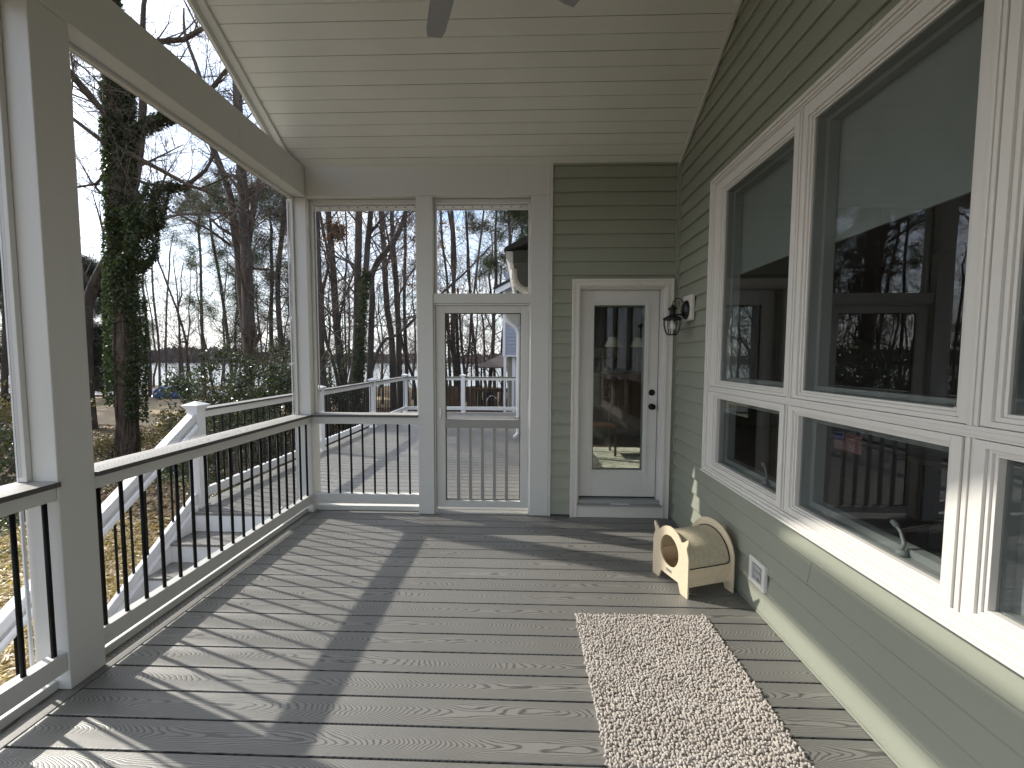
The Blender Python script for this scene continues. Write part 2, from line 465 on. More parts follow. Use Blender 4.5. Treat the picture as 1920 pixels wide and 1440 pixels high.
nt.links.new(g.mix(1, skyf, aur, 'ADD'), bg.inputs[0])
bg.inputs[1].default_value = SKY_E
SC.view_settings.view_transform = 'Standard'; SC.view_settings.look = 'None'
SC.view_settings.exposure = EXPO; SC.view_settings.gamma = 1
SC.cycles.use_adaptive_sampling = True; SC.cycles.adaptive_threshold = .02
SC.cycles.max_bounces = 9; SC.cycles.diffuse_bounces = 5; SC.cycles.glossy_bounces = 4
SC.cycles.transparent_max_bounces = 24; SC.cycles.transmission_bounces = 4
SC.cycles.sample_clamp_indirect = 6; SC.cycles.caustics_reflective = False; SC.cycles.caustics_refractive = False
SC.cycles.use_denoising = True
# ================================================================== PORCH
YB, XL, XR = 4.055, -2.11, 1.44          # inner faces: back, left, right wall
SL = .55                                  # ceiling pitch
RIDGE = 1.63
def ceil_z(y): return 3.365 + SL*((YB-y) if y >= RIDGE else (YB-(2*RIDGE-y)))
YE = -.79                                 # end of the porch behind the camera

# floor boards, each a bevelled box
def boards(mb, x0, x1, ylo, yhi, z=0, pitch=.1492, off=2.5627, gap=.0090, th=.025):
    k0 = math.floor((ylo-off)/pitch)-1
    for k in range(k0, 400):
        a = max(off+k*pitch+gap/2, ylo); b = min(off+(k+1)*pitch-gap/2, yhi)
        if a >= yhi: break
        if b-a > .01: mb.box(x0, x1, a, b, z-th, z)
f = MB(); boards(f, -2.0665, 1.47, -.95, 4.42)
fl = f.build('porch_floor', M['deck'], bevel=.003); tag(fl, kind='structure')
f = MB(); f.box(-2.209, -2.072, -.95, 4.42, -.025, 0); f.box(-2.40, -2.2145, -.95, 4.42, -.025, 0)
tag(f.build('porch_floor_border', M['deck_along'], bevel=.003), kind='structure')
f = MB(); f.box(-2.38, 1.47, -.9, 4.42, -.30, -.07)
tag(f.build('porch_floor_underside', M['groove']), kind='structure')
f = MB(); f.box(-2.43, -2.401, -.95, 4.07, -.32, -.004)
tag(f.build('porch_floor_fascia', M['pvc_out']), kind='structure')

# ceiling: V-grooved vinyl strips running across
mb = MB()
def ceil_side(sign):
    th = math.atan(SL); d = .105; n = int((YB-RIDGE)/math.cos(th)/d)+1
    L = (YB-RIDGE)/math.cos(th)
    for i in range(-4, n):
        a = .08+i*d; b = a+d; a = max(a, -.02); b = min(b, L)
        if b <= a: continue
        gdepth = .006 if i % 2 == 0 else .0035; gw = .0045
        def P(s, up):
            y = YB - s*math.cos(th); z = 3.365 + s*math.sin(th)
            y += up*math.sin(th)*1; z += up*math.cos(th)
            if sign < 0: y = 2*RIDGE - y
            return y, z
        pts = [P(a, gdepth), P(a+gw, 0), P(b-.001, 0), P(b, gdepth if (i+1) % 2 == 0 else gdepth)]
        for p, q in zip(pts[:-1], pts[1:]):
            quad = [(-2.235, p[0], p[1]), (1.50, p[0], p[1]), (1.50, q[0], q[1]), (-2.235, q[0], q[1])]
            mb.poly(quad if sign < 0 else quad[::-1])
ceil_side(1); ceil_side(-1)
tag(mb.build('porch_ceiling', M['ceiling']), kind='structure')

# ------------------------------------------------------------------ porch frame
PF = empty('screened_porch', (XL, YB, 0), 'white boxed post-and-beam frame of the screened porch', 'porch frame')
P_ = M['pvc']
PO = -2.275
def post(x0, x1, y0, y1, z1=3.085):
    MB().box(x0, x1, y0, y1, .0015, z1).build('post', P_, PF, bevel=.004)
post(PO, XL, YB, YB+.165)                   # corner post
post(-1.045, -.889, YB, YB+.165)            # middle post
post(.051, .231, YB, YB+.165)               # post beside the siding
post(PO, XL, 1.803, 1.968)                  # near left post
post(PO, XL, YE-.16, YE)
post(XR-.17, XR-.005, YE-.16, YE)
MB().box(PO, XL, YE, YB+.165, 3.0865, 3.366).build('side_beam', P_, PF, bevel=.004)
MB().box(XL+.001, .2315, YB, YB+.165, 3.0865, 3.366).build('header_beam', P_, PF, bevel=.004)
MB().box(XL+.001, XR, YE-.16, YE, 3.0865, 3.366).build('header_beam', P_, PF, bevel=.004)
MB().box(-.888, .050, YB+.012, YB+.15, 2.079, 2.172).build('transom_bar', P_, PF, bevel=.003)
# vertical trim where the post meets the siding
t = MB(); t.box(.2325, .2435, YB-.006, YB+.1, .0015, 3.385); t.box(.2445, .2560, YB-.013, YB+.1, .0015, 3.385)
t.build('edge_trim', P_, PF, bevel=.002)
# rake boards that close the gable under the ceiling, and the gable's inner edge
def rake(y0, y1, nm='rake_board'):
    z0, z1 = ceil_z(y0), ceil_z(y1)
    MB().prism([(y0, z0-.095), (y1, z1-.095), (y1, z1+.02), (y0, z0+.02)], 'x', -2.262, -2.2365).build(nm, P_, PF)
    MB().prism([(y0, z0-.035), (y1, z1-.035), (y1, z1-.002), (y0, z0-.002)], 'x', -2.2355, -2.18).build('rake_trim', P_, PF)
rake(YB+.1, RIDGE+.0); rake(RIDGE-.0005, YE)
MB().box(-2.27, -2.18, RIDGE-.07, RIDGE+.07, 3.367, ceil_z(RIDGE)-.12).build('king_post', P_, PF, bevel=.003)
# screen frames: thin white strips against the posts and beams, with the mesh panel in them
def side_screen(y0, y1, z0=.992, z1=3.083, w=.022):
    q = MB(); q.box(-2.262, -2.225, y0, y0+w, z0, z1); q.box(-2.262, -2.225, y1-w, y1, z0, z1); q.box(-2.262, -2.225, y0+w, y1-w, z1-w, z1); q.build('screen_frame', P_, PF, bevel=.002)
    MB().box(-2.2445, -2.2435, y0+w, y1-w, z0+w, z1-w).build('screen', M['screen'], PF)
side_screen(1.970, YB-.001); side_screen(YE+.002, 1.801)
def back_screen(x0, x1, z0, z1, w=.022):
    q = MB(); q.box(x0, x0+w, YB+.075, YB+.115, z0, z1); q.box(x1-w, x1, YB+.075, YB+.115, z0, z1); q.box(x0+w, x1-w, YB+.075, YB+.115, z1-.040, z1); q.build('screen_frame', P_, PF, bevel=.002)
    MB().box(x0+w, x1-w, YB+.0945, YB+.0955, z0+w, z1-w).build('screen', M['screen'], PF)
back_screen(XL+.002, -1.047, .995, 3.083); back_screen(-.887, .049, 2.174, 3.083)
zt_ = lambda y: ceil_z(y)-.10
MB().prism([(YB-.02, 3.368), (YB-.02, zt_(YB-.02)), (RIDGE, zt_(RIDGE)), (RIDGE, 3.368)], 'x', -2.2500, -2.2492).build('screen', M['screen'], PF)
MB().prism([(RIDGE-.001, 3.368), (RIDGE-.001, zt_(RIDGE)), (YE+.1, zt_(YE+.1)), (YE+.1, 3.368)], 'x', -2.2500, -2.2492).build('screen', M['screen'], PF)
# lower screens outside the balusters
MB().box(-2.2445, -2.2435, 1.98, 4.04, .11, .95).build('screen', M['screen'], PF)
# light metal channel strip on the corner post's outside
for (x, y, z0, z1) in ((-2.268, YB-.034, .99, 3.05), (-2.268, 1.785, .99, 3.05), (XL+.034, YB+.12, .99, 3.05), (-2.268, 1.785, .08, .9)):
    MB().box(x-.004, x+.004, y-.006, y+.006, z0, z1).build('screen_channel', M['pvc_out'], PF)

# ------------------------------------------------------------------ porch railings
def rail_side(y0, y1, yb0, label):
    rt = empty('porch_railing', (-2.19, (y0+y1)/2, 0), label, 'railing', 'porch railings with black balusters')
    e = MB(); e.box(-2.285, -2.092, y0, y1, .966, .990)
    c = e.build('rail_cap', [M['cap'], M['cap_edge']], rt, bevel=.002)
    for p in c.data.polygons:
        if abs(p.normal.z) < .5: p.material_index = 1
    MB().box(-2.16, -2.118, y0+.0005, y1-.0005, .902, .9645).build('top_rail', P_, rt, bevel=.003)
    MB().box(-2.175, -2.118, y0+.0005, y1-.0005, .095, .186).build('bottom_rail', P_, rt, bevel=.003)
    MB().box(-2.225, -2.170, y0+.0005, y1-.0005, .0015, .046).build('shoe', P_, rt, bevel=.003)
    y = yb0; first = None
    while y < y1-.02:
        if y > y0+.02:
            b = MB().tube([(-2.14, y, .185), (-2.14, y, .903)], .0100, 10).build('baluster', M['black'], rt, smooth=True)
        y += .1178
S0 = 2.004
rail_side(1.969, YB-.0005, S0, 'long white railing with grey cap along the left side between the two tall posts')
rail_side(YE+.002, 1.802, S0-.1178*24, 'white railing with grey cap at the left edge, nearer than the big left post')
rt = empty('porch_railing', (-1.58, YB+.09, 0), 'short white railing with grey cap at the back, left of the screen door', 'railing', 'porch railings with black balusters')
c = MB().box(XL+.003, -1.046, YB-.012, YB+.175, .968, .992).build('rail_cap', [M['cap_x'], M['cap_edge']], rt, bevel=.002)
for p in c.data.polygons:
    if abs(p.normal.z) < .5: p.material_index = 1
MB().box(XL+.001, -1.046, YB+.012, YB+.055, .897, .9665).build('top_rail', P_, rt, bevel=.003)
MB().box(XL+.001, -1.046, YB+.012, YB+.07, .103, .192).build('bottom_rail', P_, rt, bevel=.003)
MB().box(XL+.001, -1.046, YB+.075, YB+.135, .0015, .05).build('shoe', P_, rt, bevel=.003)
for i in range(8):
    x = -1.966+i*.1178
    MB().tube([(x, YB+.034, .191), (x, YB+.034, .898)], .0100, 10).build('baluster', M['black'], rt, smooth=True)

# ------------------------------------------------------------------ screen door
sd = empty('screen_door', (-.42, YB+.06, 0), 'white full-height screen door with lower slats in the back wall', 'screen door')
x0, x1, z0, z1 = -.872, .034, .062, 2.058
yf0, yf1 = YB+.045, YB+.085
def ring_(n, m, *a, **k): return MB().ring(*a, **k).build(n, m, sd, bevel=.002)
st = MB(); st.box(-.887, x0-.002, YB+.02, YB+.09, .0015, 2.077); st.box(x1+.002, .049, YB+.02, YB+.09, .0015, 2.077); st.box(x0-.001, x1+.001, YB+.02, YB+.09, 2.060, 2.077)
st.build('door_stop', P_, sd, bevel=.002)
st = MB(); st.box(x0, x0+.085, yf0, yf1, z0, z1); st.box(x1-.075, x1, yf0, yf1, z0, z1)
st.box(x0+.0855, x1-.0755, yf0, yf1, z0, .125); st.box(x0+.0855, x1-.0755, yf0, yf1, 1.990, z1)
st.build('door_frame', P_, sd, bevel=.003)
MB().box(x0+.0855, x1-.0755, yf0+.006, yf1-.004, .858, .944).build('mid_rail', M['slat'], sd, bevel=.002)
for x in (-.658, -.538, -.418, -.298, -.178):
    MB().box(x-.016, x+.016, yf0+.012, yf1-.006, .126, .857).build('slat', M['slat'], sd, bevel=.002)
MB().ring('y', yf1-.003, yf1+.002, x0+.080, x1-.070, .119, 1.996, .014).build('spline', M['black_rubber'], sd)
MB().box(x0+.0855, x1-.0755, yf1+.0025, yf1+.0035, .125, 1.99).build('screen', M['screen'], sd)
h = MB(); h.tube([(x0+.045, yf0-.002, 1.0), (x0+.045, yf0-.03, 1.0)], .008, 8); h.tube([(x0+.045, yf0-.03, .95), (x0+.045, yf0-.03, 1.06)], .008, 8)
h.build('pull_handle', M['pvc_out'], sd, smooth=True)
lf = MB()
rr = random.Random(5)
for k in range(5):
    a = k*1.25; cx, cz = -.07+.018*math.cos(a), .950+.012*abs(math.sin(a))
    lf.poly([(cx-.018, YB+.05, cz-.004), (cx, YB+.04, cz+.010), (cx+.020, YB+.058, cz+.003), (cx, YB+.07, cz-.004)])
tag(lf.build('dry_leaf', M['dry_leaf']), 'curled brown dead leaf lying on the mid rail of the screen door', 'leaf')

# ------------------------------------------------------------------ ceiling fan
fan = empty('ceiling_fan', (-.264, 1.716, 3.255), 'grey five-blade ceiling fan hanging above, two blade tips in view', 'ceiling fan')
FC = Vector((-.264, 1.716, 3.255))
for k in range(5):
    a = math.pi/2 + R(20.2) - k*R(72)
    u = Vector((math.cos(a), math.sin(a), 0)); w = Vector((-u.y, u.x, 0))
    mb = MB(); rows = []
    N_ = 10
    for i in range(N_+1):
        s = .16+(.654-.16)*i/N_
        hw = .045+.027*(1-abs(i/N_-.35)) if True else 0
        hw = .066 - .018*(i/N_)
        if i == N_: hw -= .010
        rows.append((s, hw))
    V = []
    for s, hw in rows:
        for sd_, zz_ in ((-1, .006), (1, -.006)):
            for t_ in (0, .007):
                p = FC + u*s + w*(sd_*hw) + Vector((0, 0, zz_+t_)); V.append(tuple(p))
    mb.v = V; mb.f = []; mb.m = []
    for i in range(N_):
        a0 = i*4; b0 = a0+4
        for q in ((a0, b0, b0+2, a0+2), (a0+1, a0+3, b0+3, b0+1), (a0, a0+1, b0+1, b0), (a0+2, b0+2, b0+3, a0+3)):
            mb.f.append(q); mb.m.append(0)
    mb.f += [(0, 2, 3, 1), (N_*4, N_*4+1, N_*4+3, N_*4+2)]; mb.m += [0, 0]
    mb.build('blade', M['fan'], fan, bevel=.002)
    MB().tube([FC+u*.08+Vector((0, 0, .02)), FC+u*.2+Vector((0, 0, .012))], .012, 6).build('blade_arm', M['fan'], fan)
mb = MB(); mb.lathe([(0, 3.19), (.06, 3.195), (.10, 3.22), (.115, 3.27), (.11, 3.33), (.06, 3.36), (.02, 3.37), (0, 3.37)], -.264, 1.716, 24)
mb.build('motor', M['fan'], fan, smooth=True)
MB().tube([(-.264, 1.716, 3.36), (-.264, 1.716, ceil_z(1.716)-.002)], .013, 10).build('downrod', M['fan'], fan, smooth=True)

# ================================================================== HOUSE
H = empty('house', (XR, YB, 0), 'sage green vinyl-sided house with white windows and glazed back door', 'house')
SP, S1 = .1287, 2.339-.1287*18          # siding course pitch, lowest line
def lap_x(mb, y0, y1, z0, z1, xface=XR+.014, seam=None):
    """courses on the wall facing -x"""
    k = 0
    while S1+k*SP < z1:
        a = max(S1+k*SP, z0); b = min(S1+(k+1)*SP, z1); k += 1
        if b-a < .004: continue
        fa = (a-(S1+(k-1)*SP))/SP; fb = (b-(S1+(k-1)*SP))/SP
        segs = [(y0, y1, 0)]
        if seam and k-1 in seam and y0 < seam[k-1] < y1: segs = [(y0, seam[k-1], 0), (seam[k-1], y1, .0022)]
        for p, q, o in segs:
            xa = xface-o-.020*(1-fa)-.001; xb = xface-o-.020*(1-fb)-.001
            if fa < .01:
                xl, xm = xa+.0045, xa+.0010
                mb.poly([(xl, q, a), (xl, p, a), (xm, p, a+.005), (xm, q, a+.005)]); mb.poly([(xm, q, a+.005), (xm, p, a+.005), (xa, p, a+.011), (xa, q, a+.011)])
                mb.poly([(xl, p, a), (xl, q, a), (xface+.002, q, a-.001), (xface+.002, p, a-.001)])
                mb.poly([(xa, q, a+.011), (xa, p, a+.011), (xb, p, b), (xb, q, b)])
            else: mb.poly([(xa, q, a), (xa, p, a), (xb, p, b), (xb, q, b)])
            if o: mb.poly([(xa+.003, p, a), (xa, p, a), (xb, p, b), (xb+.003, p, b)])
def lap_y(mb, x0, x1, z0, z1, yface, first=S1, pitch=SP, d=.019):
    k = 0
    while first+k*pitch < z1:
        a = max(first+k*pitch, z0); b = min(first+(k+1)*pitch, z1); k += 1
        if b-a < .004: continue
        fa = (a-(first+(k-1)*pitch))/pitch; fb = (b-(first+(k-1)*pitch))/pitch
        ya = yface-d*(1-fa)-.001; yb = yface-d*(1-fb)-.001
        mb.poly([(x0, ya, a), (x1, ya, a), (x1, yb, b), (x0, yb, b)])
        if fa < .01: mb.poly([(x1, ya, a), (x0, ya, a), (x0, yface+.002, a-.001), (x1, yface+.002, a-.001)])
WZ0, WZ1, WY0, WY1 = .684, 2.900, .36, 3.334       # window assembly
mb = MB(); seams = {3: 3.02, 2: 3.24, 19: 2.55, 22: 1.9, 24: 3.3, 21: 2.95, 14: 3.62}
lap_x(mb, WY1-.01, YB+.02, .035, 4.8, seam=seams); lap_x(mb, YE, WY1-.0101, .035, WZ0+.01, seam={3: 2.1})
lap_x(mb, YE, WY0+.01, WZ0+.0101, WZ1, seam=None); lap_x(mb, YE, WY1-.0101, WZ1-.01, 4.8, seam=seams)
mb.build('side_wall', M['siding'], H)
MB().box(XR-.012, XR+.018, YE, YB-.004, .003, .014).box(XR-.006, XR+.018, YE, YB-.004, .014, .034).build('starter_strip', M['siding'], H, bevel=.002)
mb = MB()
lap_y(mb, .2562, .452, .02, 3.385, YB+.014); lap_y(mb, 1.392, XR-.016, .02, 3.385, YB+.014)
lap_y(mb, .452, 1.392, 2.292, 3.385, YB+.014)
mb.build('back_wall', M['siding'], H)
MB().box(.2562, XR-.02, YB-.009, YB+.02, 3.352, 3.380).build('top_trim', M['siding'], H)
mb = MB(); mb.box(XR-.034, XR-.014, YB-.016, YB+.004, .003, 3.38); mb.box(XR-.013, XR+.008, YB-.030, YB+.004, .003, 3.38)
mb.build('corner_trim', M['siding'], H, bevel=.002)
# white channel where the side wall meets the ceiling
for ya, yb in ((YB, RIDGE), (RIDGE-.0005, YE)):
    za, zb = ceil_z(ya), ceil_z(yb)
    MB().prism([(ya, za-.032), (yb, zb-.032), (yb, zb-.001), (ya, za-.001)], 'x', XR-.026, XR-.010).build('ceiling_channel', M['pvc'], H)
# structural wall behind the siding, with the window opening
w0, w1 = XR+.020, XR+.16
mb = MB()
mb.box(w0, w1, YE-.2, YB+.14, -1.7, WZ0+.03); mb.box(w0, w1, YE-.2, YB+.14, WZ1-.03, 4.85)
mb.box(w0, w1, YE-.2, WY0+.03, WZ0+.0301, WZ1-.0301); mb.box(w0, w1, WY1-.03, YB+.14, WZ0+.0301, WZ1-.0301)
mb.build('wall_core', M['room'], H)
mb = MB()
mb.box(.16, .50, YB+.022, YB+.14, -1.7, 4.85); mb.box(1.345, w0-.001, YB+.022, YB+.14, -1.7, 4.85)
mb.box(.501, 1.344, YB+.022, YB+.14, 2.245, 4.85); mb.box(.501, 1.344, YB+.022, YB+.14, -1.7, .10)
mb.build('wall_core', M['room'], H)

# ---- window assembly: casing, six sashes
FW = M['frame_white']
c = MB(); c.ring('x', XR-.034, XR+.02, WY0, WY1, WZ0, WZ1, .020)
c.ring('x', XR-.024, XR+.02, WY0+.0205, WY1-.0205, WZ0+.0205, WZ1-.0205, .014)
c.ring('x', XR-.012, XR+.02, WY0+.035, WY1-.035, WZ0+.035, WZ1-.035, .010)
c.build('window_casing', FW, H, bevel=.0015)
mb = MB(); mb.box(XR-.045, XR-.010, WY0-.004, WY1+.004, WZ0-.014, WZ0-.001); mb.build('window_sill', FW, H, bevel=.002)
cols = [(2.392, 3.172), (1.450, 2.235), (.512, 1.300)]
mid0, mid1 = 1.306, 1.344
mb = MB()
mb.box(XR-.016, XR+.02, WY0+.0455, WY1-.0455, mid0, mid1); mb.box(XR-.022, XR-.0165, WY0+.0455, WY1-.0455, mid0+.010, mid1-.012)
for a, b in ((cols[1][1], cols[0][0]), (cols[2][1], cols[1][0])):
    m_ = (a+b)/2
    for z0, z1 in ((WZ0+.0455, mid0-.0005), (mid1+.0005, WZ1-.0455)):
        mb.box(XR-.012, XR+.02, m_-.016, m_+.016, z0, z1); mb.box(XR-.018, XR-.0125, m_-.005, m_+.005, z0, z1)
mb.build('mullion', FW, H, bevel=.0015)
def window(y0, y1, z0, z1, oy0, oy1, oz0, oz1, lower, crank, shade):
    """glass opening y0..y1,z0..z1 inside an outer sash opening"""
    w = MB()
    d = XR-.020 if lower else XR-.006
    w_ = (oy0, oy1, oz0, oz1)
    def rr_(dx0, dx1, a, b, c_, e, A, B, C_, E_):   # ring between outer a..e and inner A..E
        w.box(dx0, dx1, a, A, c_, e); w.box(dx0, dx1, B, b, c_, e); w.box(dx0, dx1, A, B, c_, C_); w.box(dx0, dx1, A, B, E_, e)
    if lower:
        rr_(d, XR+.030, oy0+.002, oy1-.002, oz0+.002, oz1-.002, y0-.022, y1+.022, z0-.022, z1+.022)
    else:
        rr_(d, XR+.030, oy0+.002, oy1-.002, oz0+.002, oz1-.002, y0-.026, y1+.026, z0-.026, z1+.026)
    rr_(d+.010, XR+.031, y0-.0215 if lower else y0-.0255, y1+.0215 if lower else y1+.0255, z0-.0215 if lower else z0-.0255, z1+.0215 if lower else z1+.0255, y0-.011, y1+.011, z0-.011, z1+.011)
    rr_(d+.018, XR+.032, y0-.0105, y1+.0105, z0-.0105, z1+.0105, y0, y1, z0, z1)
    wo = w.build('window', FW, H, bevel=.0012)
    MB().box(XR+.022, XR+.028, y0+.0003, y1-.0003, z0+.0003, z1-.0003).build('glass', M['glass'], wo)
    g_ = MB(); g_.ring('x', XR+.0325, XR+.125, y0-.015, y1+.015, z0-.015, z1+.015, .018); g_.ring('x', XR+.070, XR+.124, y0+.0035, y1-.0035, z0+.0035, z1-.0035, .030 if lower else .022)
    g_.build('jamb', M['jamb'], wo)
    if crank:
        k = MB(); yc, xc, zc = crank, XR+.052, z0+.004
        k.lathe([(0, zc), (.020, zc), (.018, zc+.016), (.008, zc+.022), (0, zc+.022)], xc, yc, 12)
        k.tube([(xc, yc, zc+.018), (xc+.004, yc-.004, zc+.05), (xc+.01, yc+.020, zc+.085), (xc+.012, yc+.045, zc+.105)], [.009, .007, .006, .006], 8)
        k.tube([(xc+.012, yc+.040, zc+.102), (xc+.012, yc+.062, zc+.114)], [.011, .011], 8)
        k.build('crank', M['jamb'], wo, smooth=True)
    if shade:
        s = MB(); s.box(XR+.128, XR+.132, y0+.015, y1-.015, shade, z1+.05); s.box(XR+.122, XR+.138, y0+.015, y1-.015, shade-.022, shade)
        s.build('roller_shade', M['shade_cloth'], wo)
oy = [((2.235+2.392)/2+.0165, WY1-.045), ((1.300+1.450)/2+.0165, (2.235+2.392)/2-.0165), (WY0+.045, (1.3+1.45)/2-.0165)]
for i, (a, b) in enumerate(cols):
    window(a, b, 1.390, 2.765, oy[i][0], oy[i][1], mid1, WZ1-.045, False, None, (2.19, 2.165, 2.165)[i])
    window(a, b, .777, 1.258, oy[i][0], oy[i][1], WZ0+.045, mid0, True, (2.60, 1.66, .78)[i], None)

# ---- glazed door
dx0, dx1 = .538, 1.290
door = MB(); YD = YB+.062
gx0, gx1, gz0, gz1 = .668, 1.158, .452, 2.066
door.box(dx0, gx0, YD, YD+.042, .186, 2.206); door.box(gx1, dx1, YD, YD+.042, .186, 2.206)
door.box(gx0, gx1, YD, YD+.042, .186, gz0); door.box(gx0, gx1, YD, YD+.042, gz1, 2.206)
door.ring('y', YD-.010, YD-.0005, gx0-.040, gx1+.040, gz0-.040, gz1+.040, .022)
door.ring('y', YD-.005, YD-.0005, gx0-.0175, gx1+.0175, gz0-.0175, gz1+.0175, .017)
do = door.build('door', M['door_white'], H, bevel=.0015)
MB().box(gx0+.0004, gx1-.0004, YD+.014, YD+.020, gz0+.0004, gz1-.0004).build('glass', M['door_glass'], do)
MB().ring('y', YD+.022, YD+.040, gx0, gx1, gz0, gz1, .012).build('glazing_bead', M['jamb'], do)
for nm, z in (('deadbolt', 1.222), ('knob', 1.084)):
    k = MB(); n0 = len(k.v)
    prof = [(0, 0), (.030, 0), (.031, .006), (.026, .010), (.011, .012)]
    prof += [(.011, .030), (.024, .036), (.028, .048), (.023, .058), (0, .061)] if nm == 'knob' else [(.020, .016), (.016, .022), (0, .023)]
    k.lathe(prof, 0, 0, 18)
    k.v = [(1.237+a, YD-c_, z+b) for a, b, c_ in k.v]
    k.build(nm, M['black'], do, smooth=True)
c = MB()
def casing(x0, x1, zt, d0, w): # U-shaped casing
    c.box(x0, x0+w, YB+d0, YB+.02, .0015 if d0 > -.03 else .002, zt); c.box(x1-w, x1, YB+d0, YB+.02, .002, zt); c.box(x0+w, x1-w, YB+d0, YB+.02, zt-w, zt)
casing(.447, 1.396, 2.299, -.036, .018); casing(.4655, 1.3775, 2.2805, -.026, .030); casing(.496, 1.347, 2.2500, -.034, .016); casing(.5125, 1.3305, 2.2335, -.018, .012)
c.build('door_casing', FW, H, bevel=.0015)
j = MB(); j.box(.515, dx0-.002, YB+.0205, YB+.14, .12, 2.230); j.box(dx1+.006, 1.328, YB+.0205, YB+.14, .12, 2.230); j.box(dx0-.0015, dx1+.0055, YB+.0205, YB+.14, 2.210, 2.230)
j.build('door_jamb', M['door_white'], H)
s_ = MB(); s_.box(dx1+.0005, dx1+.0055, YD+.005, YD+.04, .187, 2.208); s_.box(dx0, dx1, YD+.004, YD+.040, .172, .1855); s_.build('weather_strip', M['black_rubber'], H)
t = MB(); t.box(.514, 1.330, YB-.052, YB+.14, .118, .135); t.box(.530, 1.315, YB-.012, YB+.14, .135, .1715)
t.build('threshold', M['grey_plastic'], H, bevel=.002)
MB().box(.84, 1.02, YB-.030, YB-.005, .1355, .1375).build('sill_label', M['pvc_out'], H)
MB().box(.4925, 1.350, YB-.022, YB+.02, .002, .1175).build('riser_board', FW, H, bevel=.002)

# ---- rooms behind the glass (closed, lit only through the windows)
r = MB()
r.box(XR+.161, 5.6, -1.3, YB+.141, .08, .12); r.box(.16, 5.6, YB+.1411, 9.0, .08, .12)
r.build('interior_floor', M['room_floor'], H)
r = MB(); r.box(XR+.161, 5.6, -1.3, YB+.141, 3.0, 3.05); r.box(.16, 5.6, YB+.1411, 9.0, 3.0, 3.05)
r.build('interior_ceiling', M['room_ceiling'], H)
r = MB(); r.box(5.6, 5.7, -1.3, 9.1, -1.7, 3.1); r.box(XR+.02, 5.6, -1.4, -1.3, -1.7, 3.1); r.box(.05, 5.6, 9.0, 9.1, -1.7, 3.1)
r.build('interior_wall', M['room'], H)
# west wall of the wing with its window opening (sun comes in here)
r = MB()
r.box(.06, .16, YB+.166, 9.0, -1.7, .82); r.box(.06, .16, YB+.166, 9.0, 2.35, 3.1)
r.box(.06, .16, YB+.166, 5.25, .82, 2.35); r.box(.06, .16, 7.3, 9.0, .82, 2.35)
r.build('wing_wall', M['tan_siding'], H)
MB().box(.09, .13, 6.2, 6.28, .82, 2.35).build('wing_window_mullion', FW, H)
# roof over everything, eaves, gutters
th = .12
r = MB()
r.prism([(YB+.55, ceil_z(YB)-.27+.13), (RIDGE, ceil_z(RIDGE)+.06), (RIDGE, ceil_z(RIDGE)+.20), (YB+.55, ceil_z(YB)+.02)], 'x', -2.36, 6.0)
r.prism([(2*RIDGE-YB-1.2, ceil_z(YB)-.60), (RIDGE-.0005, ceil_z(RIDGE)+.06), (RIDGE-.0005, ceil_z(RIDGE)+.20), (2*RIDGE-YB-1.2, ceil_z(YB)-.45)], 'x', -2.36, 6.0)
r.build('porch_roof', M['shingle'], H)
r = MB(); r.box(-2.33, .3, YB+.1665, YB+.262, 3.052, 3.075); r.build('soffit', M['soffit'], H)
MB().box(-2.33, .3, YB+.263, YB+.285, 3.045, 3.26).build('fascia', M['pvc_out'], H)
# wing roof: shed roof with eave toward the deck
r = MB(); r.prism([(-.235, 2.735), (-.215, 2.765), (1.6, 3.65), (1.6, 3.55), (.0, 2.79)], 'y', 4.65, 9.3); r.build('wing_roof', M['shingle'], H)
r = MB(); r.box(-.13, .058, 4.70, 9.2, 2.60, 2.735); r.build('eave_box', M['shaded_fascia'], H)
r = MB(); r.prism([(-.22, 2.73), (-.135, 2.73), (-.135, 2.60), (-.175, 2.60), (-.215, 2.66)], 'y', 4.72, 9.2); r.build('gutter', M['pvc_out'], H)
def downspout(pts, w, d, name='downspout'):
    mb = MB(); pts = [Vector(p) for p in pts]
    for a, b in zip(pts[:-1], pts[1:]):
        mb.tube([a, b], w, 4)
    return mb
q = MB(); pts = []
for k in range(9):
    a = math.pi/2*k/8*1.1
    pts.append((-.135+.17*(1-math.cos(a)), 5.02, 2.555-.02-.19*math.sin(a)))
q.tube([(-.135, 5.02, 2.60)]+pts+[(.12, 5.02, 2.31)], .040, 8)
for p in pts: 
    pass
q.build('downspout', FW, H)
q = MB()
for k in range(1, 8):
    a = math.pi/2*k/8*1.1
    c0 = Vector((-.135+.17*(1-math.cos(a)), 5.02, 2.535-.19*math.sin(a)))
    t0 = Vector((math.sin(a), 0, -math.cos(a))).normalized()
    q.tube([c0-t0*.004, c0+t0*.004], .0445, 8)
q.build('elbow_rib', FW, H)
q = MB(); q.tube([(-.38, 8.0, 2.40), (-.38, 8.0, 2.33), (-.33, 8.0, 2.24), (-.17, 8.0, 2.12), (-.125, 8.0, 2.02), (-.125, 8.0, .12), (-.20, 7.9, .04)], .036, 6)
q.build('downspout', M['pvc_out'], H)
q = MB(); q.box(-.46, -.02, 8.02, 11.6, 2.40, 2.50); q.prism([(-.47, 2.50), (-.02, 2.50), (1.5, 3.3), (1.5, 3.4), (-.48, 2.54)], 'y', 7.95, 11.7)
q.build('lower_eave', M['pvc_out'], H)
q = MB(); q.box(-.085, 0, 8.06, 11.6, -1.7, 2.39); q.build('wing_end_wall', M['tan_siding'], H)

